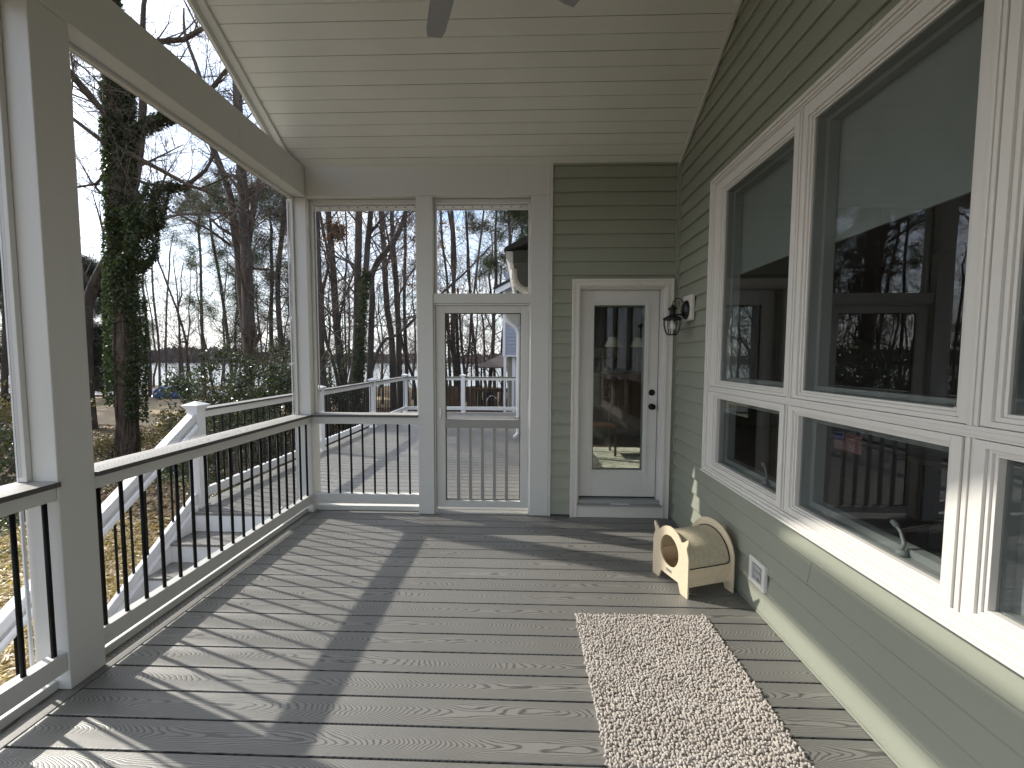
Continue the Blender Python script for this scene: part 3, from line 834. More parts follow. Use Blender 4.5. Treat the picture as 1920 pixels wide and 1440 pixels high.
# ------------------------------------------------------------------ lantern, outlet, flag sticker
LX, LY, LZ = 1.235, 3.66, 1.60
ln = empty('wall_lantern', (XR, 3.72, 1.98), 'black metal wall lantern on a white block beside the back door', 'lantern')
MB().box(XR-.040, XR-.004, 3.63, 3.81, 1.880, 2.100).build('mounting_block', FW, ln, bevel=.008)
k = MB(); k.lathe([(0, 0), (.072, 0), (.070, .012), (.052, .030), (.030, .040), (0, .042)], 0, 0, 20)
k.v = [(XR-.041-c_, 3.72+a, 1.975+b*1.15) for a, b, c_ in k.v]; k.build('backplate', M['lantern'], ln, smooth=True)
lx, ly = XR-.160, 3.72
k = MB(); k.lathe([(r_*.82, 1.886+(z_-1.905)*.85) for r_, z_ in [(0, 2.065), (.018, 2.06), (.012, 2.045), (.045, 2.030), (.047, 2.018), (.030, 2.008), (.028, 1.965), (.036, 1.955), (.085, 1.932), (.095, 1.918), (.095, 1.905), (.06, 1.905), (.028, 1.930), (0, 1.935)]], lx, ly, 20)
k.build('cap', M['lantern'], ln, smooth=True)
k = MB(); pts = []
for i in range(13):
    a = math.pi*i/12
    pts.append((XR-.055-.105*.5*(1-math.cos(a)), 3.72, 1.985+.075*math.sin(a)+.03*(i/12)))
k.tube(pts, .0045, 6); k.tube([(XR-.06, 3.72, 1.935), (lx+.02, 3.72, 1.935)], .006, 6)
k.build('scroll_arm', M['lantern'], ln, smooth=True)
for i in range(8):
    a = 2*math.pi*i/8+.2; cage = [(.070, 1.886), (.072, 1.856), (.066, 1.816), (.053, 1.780), (.040, 1.762)]
    MB().tube([(lx+r_*math.cos(a), ly+r_*math.sin(a), z) for r_, z in cage], .0036, 5).build('cage_bar', M['lantern'], ln)
k = MB(); k.tube([(lx+.041*math.cos(t*math.pi/10), ly+.041*math.sin(t*math.pi/10), 1.761) for t in range(21)], .0045, 5); k.build('cage_ring', M['lantern'], ln)
k = MB(); k.lathe([(0, 1.800), (.020, 1.806), (.029, 1.828), (.025, 1.852), (.013, 1.870), (.012, 1.892), (0, 1.893)], lx, ly, 16); k.build('bulb', M['bulb'], ln, smooth=True)

ob = empty('outlet_box', (XR, 2.53, .25), 'white weatherproof outlet box low on the green side wall', 'outlet')
k = MB(); k.ring('x', XR-.024, XR-.001, 2.443, 2.612, .168, .330, .030); k.build('frame', FW, ob, bevel=.004)
MB().box(XR-.012, XR-.004, 2.473, 2.582, .198, .300).build('recess', M['grey_plastic'], ob)
k = MB(); k.box(XR-.020, XR-.0125, 2.49, 2.565, .262, .290); k.box(XR-.020, XR-.0125, 2.49, 2.565, .222, .252); k.tube([(XR-.014, 2.527, .210), (XR-.022, 2.527, .210)], .007, 8)
k.build('receptacle', M['jamb'], ob, bevel=.002)

fs = empty('flag_sticker', (XR+.05, 2.0, 1.1), 'small striped flag sticker inside the lower middle window', 'sticker')
fy0, fy1, fz0, fz1 = 1.86, 2.02, 1.135, 1.215
MR = plain('flag_red', (.22, .03, .03), .6); MBl = plain('flag_blue', (.02, .03, .12), .6)
k = MB()
for i in range(13):
    if i % 2 == 0: k.box(XR+.0325, XR+.0332, fy0, fy1, fz0+i*.08/13, fz0+(i+1)*.08/13)
k.build('red_stripe', MR, fs)
MB().box(XR+.0335, XR+.0342, fy0, fy1, fz0, fz1).build('white_field', M['room_ceiling'], fs)
MB().box(XR+.0315, XR+.0322, fy1-.066, fy1, fz0+.043, fz1).build('blue_canton', MBl, fs)

# ------------------------------------------------------------------ things in the room
for (x, y, lb) in ((1.55, 7.45, 'cream-shaded table lamp seen through the door, left one'), (2.02, 7.55, 'cream-shaded table lamp seen through the door, right one')):
    t = empty('table_lamp', (x, y, 1.30), lb, 'lamp', 'table lamps inside the room')
    MB().lathe([(.075, 1.92), (.16, 1.75), (.158, 1.75), (.073, 1.92)], x, y, 20).build('lamp_shade', M['lampshade'], t, smooth=True)
    MB().lathe([(0, 1.30), (.07, 1.30), (.06, 1.33), (.02, 1.36), (.05, 1.46), (.045, 1.55), (.012, 1.62), (.010, 1.78), (0, 1.78)], x, y, 14).build('lamp_base', M['dark_wood'], t, smooth=True)
t = empty('sideboard', (1.8, 7.5, .12), 'tall dark wood sideboard under the two lamps', 'sideboard')
MB().box(1.2, 2.4, 7.3, 7.75, .18, 1.29).build('carcass', M['dark_wood'], t, bevel=.006)
for i in range(3): MB().box(1.23+i*.39, 1.58+i*.39, 7.285, 7.2995, .24, 1.2).build('door', M['dark_wood'], t, bevel=.004)
t = empty('wall_picture', (1.7, 8.98, 1.6), 'wide framed picture hanging on the far wall inside', 'picture')
MB().ring('y', 8.955, 8.998, 1.35, 2.0, 1.52, 1.82, .04).build('frame', M['dark_wood'], t)
MB().box(1.39, 1.96, 8.975, 8.98, 1.56, 1.78).build('print', M['picture'], t)
t = empty('wooden_chair', (1.15, 6.2, .12), 'brown wooden ladder-back chair inside behind the door glass', 'chair')
cx, cy = 1.12, 6.25
MB().box(cx-.22, cx+.22, cy-.2, cy+.22, .54, .57).build('seat', M['dark_wood'], t, bevel=.008)
for sx in (-1, 1):
    MB().tube([(cx+sx*.2, cy-.18, .12), (cx+sx*.2, cy-.18, .54)], .018, 8).build('leg', M['dark_wood'], t)
    MB().tube([(cx+sx*.2, cy+.2, .12), (cx+sx*.2, cy+.26, 1.15)], .018, 8).build('leg', M['dark_wood'], t)
b = MB()
for z in (.75, .9, 1.05): b.box(cx-.19, cx+.19, cy+.215, cy+.235, z, z+.06)
b.build('backrest', M['dark_wood'], t)
tag(MB().box(.55, 2.3, 4.5, 6.7, .1205, .130).build('room_rug', M['room_rug'], bevel=.004), 'pale patterned rug on the room floor behind the door', 'rug')
t = empty('dining_table', (3.4, 2.2, .12), 'dark dining table inside behind the big windows', 'table')
MB().box(2.7, 4.2, 1.3, 3.1, .84, .88).build('tabletop', M['dark_wood'], t, bevel=.006)
for x in (2.8, 4.1):
    for y in (1.4, 3.0): MB().box(x-.04, x+.04, y-.04, y+.04, .12, .84).build('leg', M['dark_wood'], t)
tag(MB().box(5.50, 5.598, 1.3, 1.9, 1.2, 2.1).build('wall_panel', M['picture'], bevel=.004), 'dim framed board on the far wall inside the big windows', 'picture')

# ------------------------------------------------------------------ rug
def make_rug():
    rg = empty('shag_rug', (.70, 1.98, 0), 'beige chenille bath-style rug on the deck boards', 'rug')
    rng = np.random.default_rng(3)
    ang = .010; ca, sa = math.cos(ang), math.sin(ang)
    cx, cy, hw, hl = .703, 1.978, .383, .469
    MB().prism([(cx+ca*x-sa*y, cy+sa*x+ca*y) for x, y in ((-hw, -hl), (hw, -hl), (hw, hl), (-hw, hl))], 'z', .0005, .010).build('backing', M['rug'], rg)
    import bmesh
    bm = bmesh.new(); bmesh.ops.create_icosphere(bm, subdivisions=2, radius=1)
    bv = np.array([v.co[:] for v in bm.verts]); bf = np.array([[v.index for v in f.verts] for f in bm.faces]); bm.free()
    nx, ny = 68, 74
    X, Y = np.meshgrid(np.linspace(-hw, hw, nx), np.linspace(-hl, hl, ny))
    X = X.ravel()+rng.normal(0, .0035, nx*ny); Y = Y.ravel()+rng.normal(0, .0035, nx*ny)
    n = len(X); print('rug loops', n)
    L = rng.uniform(.0072, .0112, n); r0 = rng.uniform(.0048, .0062, n); zc = rng.uniform(.011, .019, n)
    th = rng.uniform(0, 2*np.pi, n)*.5 + 1.2*np.sin(X*9+1)+1.1*np.cos(Y*8); ph = rng.normal(0, .75, n)
    dirx, diry, dirz = np.cos(th)*np.cos(ph), np.sin(th)*np.cos(ph), np.sin(ph)
    D = np.stack([dirx, diry, dirz], 1); U = np.cross(D, np.array([[0, 0, 1.]])); U /= np.linalg.norm(U, axis=1)[:, None]+1e-9; Wv = np.cross(D, U)
    P = np.stack([cx+ca*X-sa*Y, cy+sa*X+ca*Y, zc], 1)
    V = P[:, None, :] + bv[None, :, 0, None]*D[:, None]*L[:, None, None] + bv[None, :, 1, None]*U[:, None]*r0[:, None, None] + bv[None, :, 2, None]*Wv[:, None]*r0[:, None, None]
    Fc = bf[None]+(np.arange(n)*len(bv))[:, None, None]
    mesh_np('pile', V.reshape(-1, 3), Fc.reshape(-1, 3), M['rug'], rg, smooth=True)
make_rug()

# ------------------------------------------------------------------ cat house
def cat_house():
    a = Vector((.940, 3.005, 0)); b = Vector((1.055, 2.653, 0))
    ex = (b-a).normalized(); W_ = .320                    # along the front panel, toward the camera's right
    ez = Vector((0, 0, 1)); ey = Vector((-ex.y, ex.x, 0))*1
    if ey.dot(Vector((1, .3, 0))) < 0: ey = -ey
    D_ = .375
    o0 = a
    def w(x, y, z): return o0 + ex*x*1.165 + ey*y*.94 + ez*z*1.2
    ch = empty('cat_house', tuple(w(W_/2, D_/2, 0)), 'small plywood cat cave with cat ears and sisal-covered barrel top', 'cat house')
    def panel(outline, hole, y0, y1, name):
        """flat board with outline and an optional round hole, built as strips"""
        import bmesh
        bm = bmesh.new()
        vs = [bm.verts.new(w(x, y0, z)) for x, z in outline]; es = [bm.edges.new((vs[i], vs[(i+1) % len(vs)])) for i in range(len(vs))]
        if hole:
            hs = [bm.verts.new(w(x, y0, z)) for x, z in hole]; es += [bm.edges.new((hs[i], hs[(i+1) % len(hs)])) for i in range(len(hs))]
        bmesh.ops.triangle_fill(bm, use_beauty=True, edges=es)
        fs_ = bm.faces[:]
        r = bmesh.ops.extrude_face_region(bm, geom=fs_)
        bmesh.ops.translate(bm, verts=[v for v in r['geom'] if isinstance(v, bmesh.types.BMVert)], vec=ey*(y1-y0))
        bmesh.ops.recalc_face_normals(bm, faces=bm.faces[:])
        me = bpy.data.meshes.new(name); bm.to_mesh(me); bm.free(); me.materials.append(M['ply'])
        o = bpy.data.objects.new(name, me); COL.objects.link(o); o.parent = ch; me.transform(wm(ch).inverted())
        bv = o.modifiers.new('bevel', 'BEVEL'); bv.width = .002; bv.segments = 2; bv.limit_method = 'ANGLE'; bv.angle_limit = R(50)
        return o
    c = W_/2
    half = [(c, .338)]
    for t in np.linspace(7, 46, 7): half.append((c+.125*math.sin(R(t)), .213+.125*math.cos(R(t))))
    half += [(c+.096, .290), (c+.106, .291), (c+.118, .298), (c+.148, .322), (c+.156, .322), (c+.156, .308), (c+.149, .288), (c+.143, .270), (c+.148, .252), (c+.156, .235), (c+.160, .21), (c+.160, 0.), (c+.098, 0.), (c+.078, .052)]
    left = [(2*c-x, z) for x, z in half[::-1]][:-1]
    outline = half+left
    hole = [(c-.006+.083*math.cos(2*math.pi*i/40), .196+.090*math.sin(2*math.pi*i/40)) for i in range(40)]
    panel(outline, hole, 0, .012, 'front_panel')
    bo = [(c+.175*math.cos(t), .190+.168*math.sin(t)) for t in np.linspace(0, math.pi, 32)]
    bo = [(c+.175, 0), ] + bo + [(c-.175, 0), (c-.115, 0), (c-.095, .05), (c+.095, .05), (c+.115, 0)]
    panel(bo, None, D_-.012, D_, 'back_panel')
    def board(x0, x1, y0, y1, z0, z1, nm):
        mb = MB(); mb.v = [tuple(w(x, y, z)) for x, y, z in ((x0, y0, z0), (x1, y0, z0), (x1, y1, z0), (x0, y1, z0), (x0, y0, z1), (x1, y0, z1), (x1, y1, z1), (x0, y1, z1))]
        mb.f = [(3, 2, 1, 0), (4, 5, 6, 7), (0, 1, 5, 4), (1, 2, 6, 5), (2, 3, 7, 6), (3, 0, 4, 7)]; mb.m = [0]*6
        return mb.build(nm, M['ply'], ch, bevel=.0015)
    board(.012, .024, .0125, D_-.0125, .055, .158, 'side_board'); board(W_-.024, W_-.012, .0125, D_-.0125, .055, .158, 'side_board')
    board(.025, W_-.025, .0125, D_-.0125, .060, .072, 'bottom_board')
    # barrel
    bar = MB(); n = 30; r0 = .150; rows = []
    arc = [(c+.150*math.cos(t), .165+.146*math.sin(t)) for t in np.linspace(-.04, math.pi+.04, n)]
    for (x, z) in arc:
        k = 1-.012/.150
        xi, zi = c+(x-c)*k, .165+(z-.165)*k
        rows.append([w(x, .0125, z), w(x, D_-.0125, z), w(xi, D_-.0125, zi), w(xi, .0125, zi)])
    bar.v = [tuple(p) for q in rows for p in q]; bar.f = []; 
    for i in range(n-1):
        for k in range(4):
            bar.f.append((i*4+k, i*4+(k+1) % 4, i*4+4+(k+1) % 4, i*4+4+k))
    bar.m = [0]*len(bar.f); bar.build('sisal_cover', M['burlap'], ch, smooth=False)
    dark = plain('brown_piping', (.02, .008, .006), .7)
    p = [w(x, D_-.020, z) for x, z in [(c+.1535*math.cos(t), .165+.1495*math.sin(t)) for t in np.linspace(.1, math.pi-.1, 28)]]
    front = [w(c+.1535, .020, .160), w(c+.1535, .20, .160), w(c+.1535, D_-.05, .160), w(c+.1535, D_-.027, .166)]
    back = [w(c-.1535, D_-.027, .166), w(c-.1535, D_-.05, .160), w(c-.1535, .020, .160)]
    MB().tube(front+p+back, .0032, 6).build('piping', dark, ch, smooth=True)
    pl = MB(); pts = [w(c-.028, -.0012, .075), w(c+.022, -.0012, .075), w(c+.022, -.0012, .092), w(c-.028, -.0012, .092)]
    pl.v = [tuple(q) for q in pts]+[tuple(q+ey*.001) for q in pts]; pl.f = [(0, 1, 2, 3), (7, 6, 5, 4), (0, 4, 5, 1), (1, 5, 6, 2), (2, 6, 7, 3), (3, 7, 4, 0)]; pl.m = [0]*6
    pl.build('maker_plate', M['steel'], ch)
    for x, z in ((c-.12, .27), (c+.12, .27), (c-.13, .12), (c+.13, .12)):
        q = w(x, -.001, z); 
cat_house()
# ================================================================== OUTER DECK, STAIRS, RAILINGS
DX0, DX1, DY1 = -3.46, .05, 11.95
f = MB(); boards(f, DX0, DX1, 4.4255, DY1)
tag(f.build('outer_deck', M['deck'], bevel=.002), kind='structure')
f = MB(); boards(f, DX0, -2.402, 4.00, 4.42)
tag(f.build('deck_landing', M['deck'], bevel=.002), kind='structure')
f = MB(); f.box(DX0+.01, DX1, 4.43, DY1-.02, -.30, -.03); f.box(DX0+.01, -2.44, 4.02, 4.43, -.30, -.03)
tag(f.build('deck_underside', M['groove']), kind='structure')
VO = M['pvc_out']
def deck_post(parent, x, y, z0=.0015, top=1.005, nm='post'):
    p = MB().box(x-.055, x+.055, y-.055, y+.055, z0, top).build(nm, VO, parent, bevel=.004)
    c = MB()
    c.box(x-.060, x+.060, y-.060, y+.060, top+.0005, top+.020)
    s = [(x-.060, y-.060), (x+.060, y-.060), (x+.060, y+.060), (x-.060, y+.060)]
    def fr(h0, r0, h1, r1):
        n = len(c.v)
        for h_, r_ in ((h0, r0), (h1, r1)):
            c.v += [(x-r_, y-r_, h_), (x+r_, y-r_, h_), (x+r_, y+r_, h_), (x-r_, y+r_, h_)]
        for k in range(4):
            j = (k+1) % 4; c.f.append((n+k, n+j, n+4+j, n+4+k)); c.m.append(0)
        c.f.append((n+3, n+2, n+1, n)); c.f.append((n+4, n+5, n+6, n+7)); c.m += [0, 0]
    fr(top+.0205, .060, top+.055, .088); fr(top+.0555, .090, top+.062, .090); fr(top+.0625, .086, top+.095, .012)
    c.build('post_cap', VO, p, bevel=.002)
    b = MB().box(x-.068, x+.068, y-.068, y+.068, z0, z0+.03).build('base_trim', VO, p, bevel=.004)
def baluster_run(parent, pts0, pts1, z0f, z1f):
    n = int((Vector(pts1)-Vector(pts0)).length/.1178)
    for i in range(1, n):
        t = i/n; x = pts0[0]+(pts1[0]-pts0[0])*t; y = pts0[1]+(pts1[1]-pts0[1])*t
        MB().tube([(x, y, z0f(t)), (x, y, z1f(t))], .0095, 6).build('baluster', M['black'], parent)
RXL = -3.365
dr = empty('deck_railing', (RXL, 8, 0), 'white vinyl railing running back along the left edge of the open deck', 'railing', 'outer deck railings')
ys = [4.17, 6.75, 9.15, 11.70]
for y in ys: deck_post(dr, RXL, y)
for a, b in zip(ys[:-1], ys[1:]):
    MB().box(RXL-.022, RXL+.022, a+.0555, b-.0555, .925, .998).build('top_rail', VO, dr, bevel=.003)
    c = MB().box(RXL-.068, RXL+.068, a+.0565, b-.0565, .999, 1.023).build('rail_cap', [M['cap'], M['cap_edge']], dr, bevel=.002)
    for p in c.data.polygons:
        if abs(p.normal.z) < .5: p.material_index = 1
    MB().box(RXL-.025, RXL+.025, a+.0555, b-.0555, .085, .180).build('bottom_rail', VO, dr, bevel=.003)
    baluster_run(dr, (RXL, a), (RXL, b), lambda t: .179, lambda t: .926)
dr2 = empty('deck_railing', (-1.7, 11.70, 0), 'white vinyl railing across the far end of the open deck', 'railing', 'outer deck railings')
xs = [RXL, -1.73, -.20]
for x in xs[1:2]: deck_post(dr2, x, 11.70)
deck_post(dr2, -.05, 11.70)
xe = [(RXL+.0555, -1.7855), (-1.6745, -.1055)]
for a, b in xe:
    MB().box(a, b, 11.678, 11.722, .925, .998).build('top_rail', VO, dr2, bevel=.003)
    c = MB().box(a+.015, b-.001, 11.632, 11.768, .999, 1.023).build('rail_cap', [M['cap_x'], M['cap_edge']], dr2, bevel=.002)
    for p in c.data.polygons:
        if abs(p.normal.z) < .5: p.material_index = 1
    MB().box(a, b, 11.675, 11.725, .085, .180).build('bottom_rail', VO, dr2, bevel=.003)
    baluster_run(dr2, (a-.05, 11.70), (b+.05, 11.70), lambda t: .179, lambda t: .926)

# stairs going down toward the camera on the left
st = empty('stairs', (-2.88, 3.9, 0), 'grey tread deck stairs with white risers going down beside the porch', 'stairs')
RUN, RISE = .268, .182; X0, X1 = -3.29, -2.44
for k in range(1, 10):
    yn = 4.0-RUN*(k-1)
    MB().box(X0, X1, yn-.012, yn+.008, -RISE*k+.0005, -RISE*(k-1)-.026).build('riser', VO, st)
    if k < 9:
        MB().box(X0, X1, yn-RUN-.030, yn-RUN/2-.016, -RISE*k-.025, -RISE*k).build('tread', M['deck'], st, bevel=.003)
        MB().box(X0, X1, yn-RUN/2-.0105, yn-.0125, -RISE*k-.025, -RISE*k).build('tread', M['deck'], st, bevel=.003)
pts = [(4.05, .02), (4.05, -.35), (4.05-RUN*8.4-.25, -RISE*9), (4.05-RUN*9.1, -RISE*9), (4.05-RUN*9.1, -RISE*8.2)]
sl_ = -RISE/RUN
pts = [(4.06, .055), (4.06, -.42), (4.06-.25-RUN*8, -RISE*9.2), (4.06-RUN*9, -RISE*9.2), (4.06-RUN*8.85, .055-RISE*8.85)]
MB().prism(pts, 'x', -3.335, -3.291).build('stringer', VO, st, bevel=.003)
MB().prism(pts, 'x', -2.4395, -2.432).build('stringer', VO, st)
sr = empty('stair_railing', (RXL, 3, 0), 'white sloping stair railing with a round grab rail, left of the porch', 'railing')
ya, yb = 4.114, 4.17-RUN*8.6
k_ = .682
def zt(y, z0): return z0-(4.114-y)*k_
def slope_bar(x0, x1, za, zb, nm, mat=VO):
    MB().prism([(ya, za), (ya, zb), (yb, zb-(ya-yb)*k_), (yb, za-(ya-yb)*k_)], 'x', x0, x1).build(nm, mat, sr, bevel=.008)
slope_bar(RXL-.045, RXL+.045, .895, .985, 'top_rail'); slope_bar(RXL-.030, RXL+.030, .845, .894, 'under_rail')
slope_bar(RXL-.024, RXL+.024, .075, .170, 'bottom_rail')
n = 16
for i in range(1, n):
    y = ya+(yb-ya)*i/n
    MB().tube([(RXL, y, zt(y, .16)), (RXL, y, zt(y, .86))], .0095, 8).build('baluster', M['black'], sr)
g_ = MB(); gx = RXL+.085
g_.tube([(RXL+.06, 4.09, .860), (gx, 4.06, .845), (gx, 4.00, .80), (gx, yb+.1, .80-(4.0-yb-.1)*k_)], .023, 10)
for y in (3.85, 2.9, 2.1): g_.tube([(RXL+.03, y, zt(y, .90)), (gx, y, .80-(4.0-y)*k_)], .010, 6)
g_.build('grab_rail', VO, sr, smooth=True)
yp = yb-.056
MB().box(RXL-.055, RXL+.055, yp-.055, yp+.055, -1.7, -.60).build('post', VO, sr, bevel=.004)

# ================================================================== GROUND AND WATER
def gz(x, y):
    x = np.asarray(x, float); y = np.asarray(y, float)
    d = y + .25*(x+15)*0
    z = -1.72 - .022*np.clip(d-14, 0, None) - .012*np.clip(d-50, 0, None)
    z = z + .05*np.sin(x*.9+y*.5) + .04*np.sin(x*.37-y*.8)
    z = np.where(y < 14, np.minimum(z, -1.66), z)
    far = np.clip((y-330)/60, 0, 1)
    return np.where(y > 300, -4.5+far*4, np.maximum(z, -6))
nx, ny = 150, 190
gx_ = np.concatenate([np.linspace(-700, -90, 18), np.linspace(-85, 35, 120), np.linspace(45, 500, 12)])
gy_ = np.concatenate([np.linspace(-60, 90, 150), np.linspace(95, 600, 40)])
X, Y = np.meshgrid(gx_, gy_); Z = gz(X, Y)
V = np.stack([X.ravel(), Y.ravel(), Z.ravel()], 1)
i, j = np.meshgrid(np.arange(len(gy_)-1), np.arange(len(gx_)-1), indexing='ij'); k = (i*len(gx_)+j).ravel()
F = np.stack([k, k+1, k+1+len(gx_), k+len(gx_)], 1)
tag(mesh_np('ground', V, F, M['ground'], smooth=True), kind='structure')
LAKE = -3.05
tag(MB().poly([(-900, 40, LAKE), (600, 40, LAKE), (600, 380, LAKE), (-900, 380, LAKE)]).build('lake', M['water']), kind='structure')
# pale driveway strip and its timber edge on the neighbour's side
xs_ = np.linspace(-70, -27, 40); rows = []
for y in (38.5, 47.0): rows.append(np.stack([xs_, np.full_like(xs_, y), np.full_like(xs_, -2.12 if y < 40 else -2.22)], 1))
V = np.concatenate(rows); k = np.arange(39); F = np.stack([k, k+1, k+41, k+40], 1)
tag(mesh_np('road', V, F, M['road']), kind='structure')
tag(MB().box(-70, -25, 38.2, 38.45, -2.6, -2.08).build('timber_edging', M['brown_wood']), 'low brown timber edging between tan lawn and pale road', 'edging')
MB_ = MB()

# far wooded shore
rng = np.random.default_rng(11)
def far_woods():
    n = 5200
    x = rng.uniform(-560, 330, n); y = rng.uniform(336, 400, n)
    base = -3.2+np.clip((y-336)/64, 0, 1)*7
    prof = 3.2+2.2*np.sin(x*.013)+1.4*np.sin(x*.041+1)+.8*np.sin(x*.11)
    h = np.clip(rng.normal(1, .28, n), .4, 1.7)*prof*1.05
    w_ = rng.uniform(1.2, 4.2, n)
    V = []; 
    a = rng.uniform(0, np.pi, n)
    dx, dy = np.cos(a)*w_, np.sin(a)*w_
    z0 = base-1
    P = np.stack([np.stack([x-dx*.6, y-dy*.6, z0], 1), np.stack([x+dx*.6, y+dy*.6, z0], 1), np.stack([x+dx, y+dy, base+h*.55], 1), np.stack([x+dx*.3, y+dy*.3, base+h], 1), np.stack([x-dx*.4, y-dy*.4, base+h*.93], 1), np.stack([x-dx, y-dy, base+h*.5], 1)], 1)
    return mesh_np('far_shore_woods', P.reshape(-1, 3), np.arange(n*6).reshape(n, 6), M['far_woods'])
tag(far_woods(), 'band of bare purple-brown woods on the far side of the lake', 'woods', kind='stuff')

# ================================================================== FOLIAGE TOOLS
def leaf_cards(C, size, rng, elong=1.0, flat=0.0, fold=.25):
    """(n,3) centres -> folded rhombic leaves of 2 quads-ish (one kite each)"""
    n = len(C); u = rng.normal(size=(n, 3)); u[:, 2] *= (1-flat); u /= np.linalg.norm(u, axis=1)[:, None]
    v = rng.normal(size=(n, 3)); v[:, 2] *= (1-flat); v -= u*(u*v).sum(1)[:, None]; v /= np.linalg.norm(v, axis=1)[:, None]+1e-9
    w = np.cross(u, v); s = (size*rng.uniform(.6, 1.3, n))[:, None]
    P = np.stack([C-u*s*elong, C+v*s*.55+w*s*fold, C+u*s*elong, C-v*s*.55+w*s*fold], 1)
    return P.reshape(-1, 3), np.arange(n*4).reshape(n, 4)

class Tree:
    def __init__(s, seed): s.rng = random.Random(seed); s.tr = MB(); s.tw = MB(); s.tips = []; s.mid = []
    def limb(s, p, d, L, r, depth, up=.12, wander=.28, nch=4, target=None, rmin=.004, sub=.55):
        rg = s.rng; k = max(3, int(L/.45)+2) if depth == 0 else 3 if depth > 1 else 4
        pts = [Vector(p)]; d = Vector(d).normalized(); dirs = [d.copy()]
        for i in range(k):
            d = (d + Vector((rg.gauss(0, wander), rg.gauss(0, wander), rg.gauss(0, wander)+up))*.5).normalized()
            pts.append(pts[-1]+d*(L/k)); dirs.append(d.copy())
        rad = [max(r*(1-.75*i/k), rmin*.6) for i in range(k+1)]
        n = 7 if r > .05 else 5 if r > .02 else 3
        s.tw.tube(pts, rad, n, cap=False)
        s.tips.append(pts[-1]); s.mid += [(q, dd) for q, dd in zip(pts[1:], dirs[1:])]
        if depth <= 0: return
        for c in range(nch):
            t = .2+.8*(c+rg.random())/nch; i = min(int(t*k), k-1); q = pts[i].lerp(pts[i+1], t*k-i)
            dd = dirs[i]; side = Vector((rg.gauss(0, 1), rg.gauss(0, 1), rg.gauss(0, .7))); side -= dd*side.dot(dd)
            if side.length < .1: continue
            nd = (dd*.75+side.normalized()*.85).normalized()
            s.limb(q, nd, L*sub*(1.15-t*.5)*rg.uniform(.7, 1.2), max(r*.5*(1.1-t*.5), rmin), depth-1, up, wander, nch, rmin=rmin, sub=sub)

def at(px, py, Y):
    """solved from the photograph once: point at depth Y seen at a photo pixel"""
    a = (px-960)/786.54; b = (py-720)/786.54
    v = F0 + Rr*a + Dn*b
    return Vector((0, 0, 1.555)) + v*(Y/v.y)

def trunk_tree(label, Y, path, w0, w1, seed, limbs=(), nl=10, L=3.0, depth=2, nch=4, start=.3, bark='bark', group=None,
               name='bare_tree', cat='tree', cont=6.0, rmin=.005, extra_trunks=(), lean=0, up=.16):
    """path: photo pixels from the foot upward; the trunk continues cont metres above the last one"""
    pts = [at(x, y, Y) for x, y in path]
    g0 = float(gz(pts[0].x, Y)); foot = pts[0].copy()
    d0 = (pts[1]-pts[0]).normalized()
    foot = Vector((pts[0].x, Y, g0-.1)) if pts[0].z > g0 else pts[0]
    P = ([foot] if pts[0].z > g0+.15 else []) + pts
    d = (P[-1]-P[-2]).normalized(); d = (d+Vector((0, 0, .6))).normalized()
    T = Tree(seed); rg = T.rng
    # depth wobble so the tree is not flat
    wob = [((p-Vector((0, 0, 1.555))).normalized())*rg.uniform(-.12, .12)*i*.5 for i, p in enumerate(P)]
    P = [p+w_ for p, w_ in zip(P, wob)]
    for i in range(4): P.append(P[-1]+(d+Vector((rg.uniform(-.15, .15), rg.uniform(-.15, .15), 0)))*cont/4)
    # resample smoothly
    Q = []
    for i in range(len(P)-1):
        a, b, c, e = P[max(i-1, 0)], P[i], P[i+1], P[min(i+2, len(P)-1)]
        m = max(2, int((c-b).length/.7))
        for k in range(m):
            t = k/m; Q.append(.5*((2*b)+(c-a)*t+(2*a-5*b+4*c-e)*t*t+(3*b-3*c+e-a)*t**3))
    Q.append(P[-1]); n = len(Q)
    k = Y/786.54*math.cos(math.atan2(abs(pts[0].x), Y))
    r0, r1 = w0*k/2, w1*k/2; rad = []
    nv = len(Q); vis = max(1, int(n*.75))
    for i in range(n):
        t = min(1, i/vis); r = r0+(r1-r0)*t
        if i > vis: r = r1*(1-.85*(i-vis)/(n-vis))
        if i < 2: r *= 1.15-.07*i
        rad.append(max(r*(1+rg.uniform(-.04, .04)), .012))
    T.tr.tube(Q, rad, 10)
    for lp, lw0, lw1 in limbs:                       # big limbs given as pixel paths
        q = [at(x, y, Y+dy) for x, y, dy in lp]
        m = len(q); T.tr.tube(q, [(lw0+(lw1-lw0)*i/(m-1))*k/2 for i in range(m)], 8)
        for i in range(1, m):
            for c in range(3):
                dd = (q[i]-q[i-1]).normalized(); sd_ = Vector((rg.gauss(0, 1), rg.gauss(0, 1), rg.gauss(.2, 1)))
                T.limb(q[i-1].lerp(q[i], rg.random()), dd*.6+sd_*.5, L*.55*rg.uniform(.5, 1.1), max(lw1*k*.28, .012), depth-1, up, .3, nch, rmin=rmin)
    for c in range(nl):
        t = start+(1-start)*(c+rg.random())/nl; i = min(int(t*(n-1)), n-2); q = Q[i]; a = rg.uniform(0, 2*math.pi)
        dd = Vector((math.cos(a), math.sin(a), rg.uniform(.25, .9)))
        T.limb(q, dd, L*(1.25-.6*t)*rg.uniform(.6, 1.15), max(rad[i]*rg.uniform(.14, .34), .010), depth, up, .3, nch, rmin=rmin)
    root = empty(name, tuple(foot), label, cat, group)
    T.tr.build('trunk', M[bark], root, smooth=True)
    T.tw.build('branches', M['twig'], root)
    return root, T, Q, rad

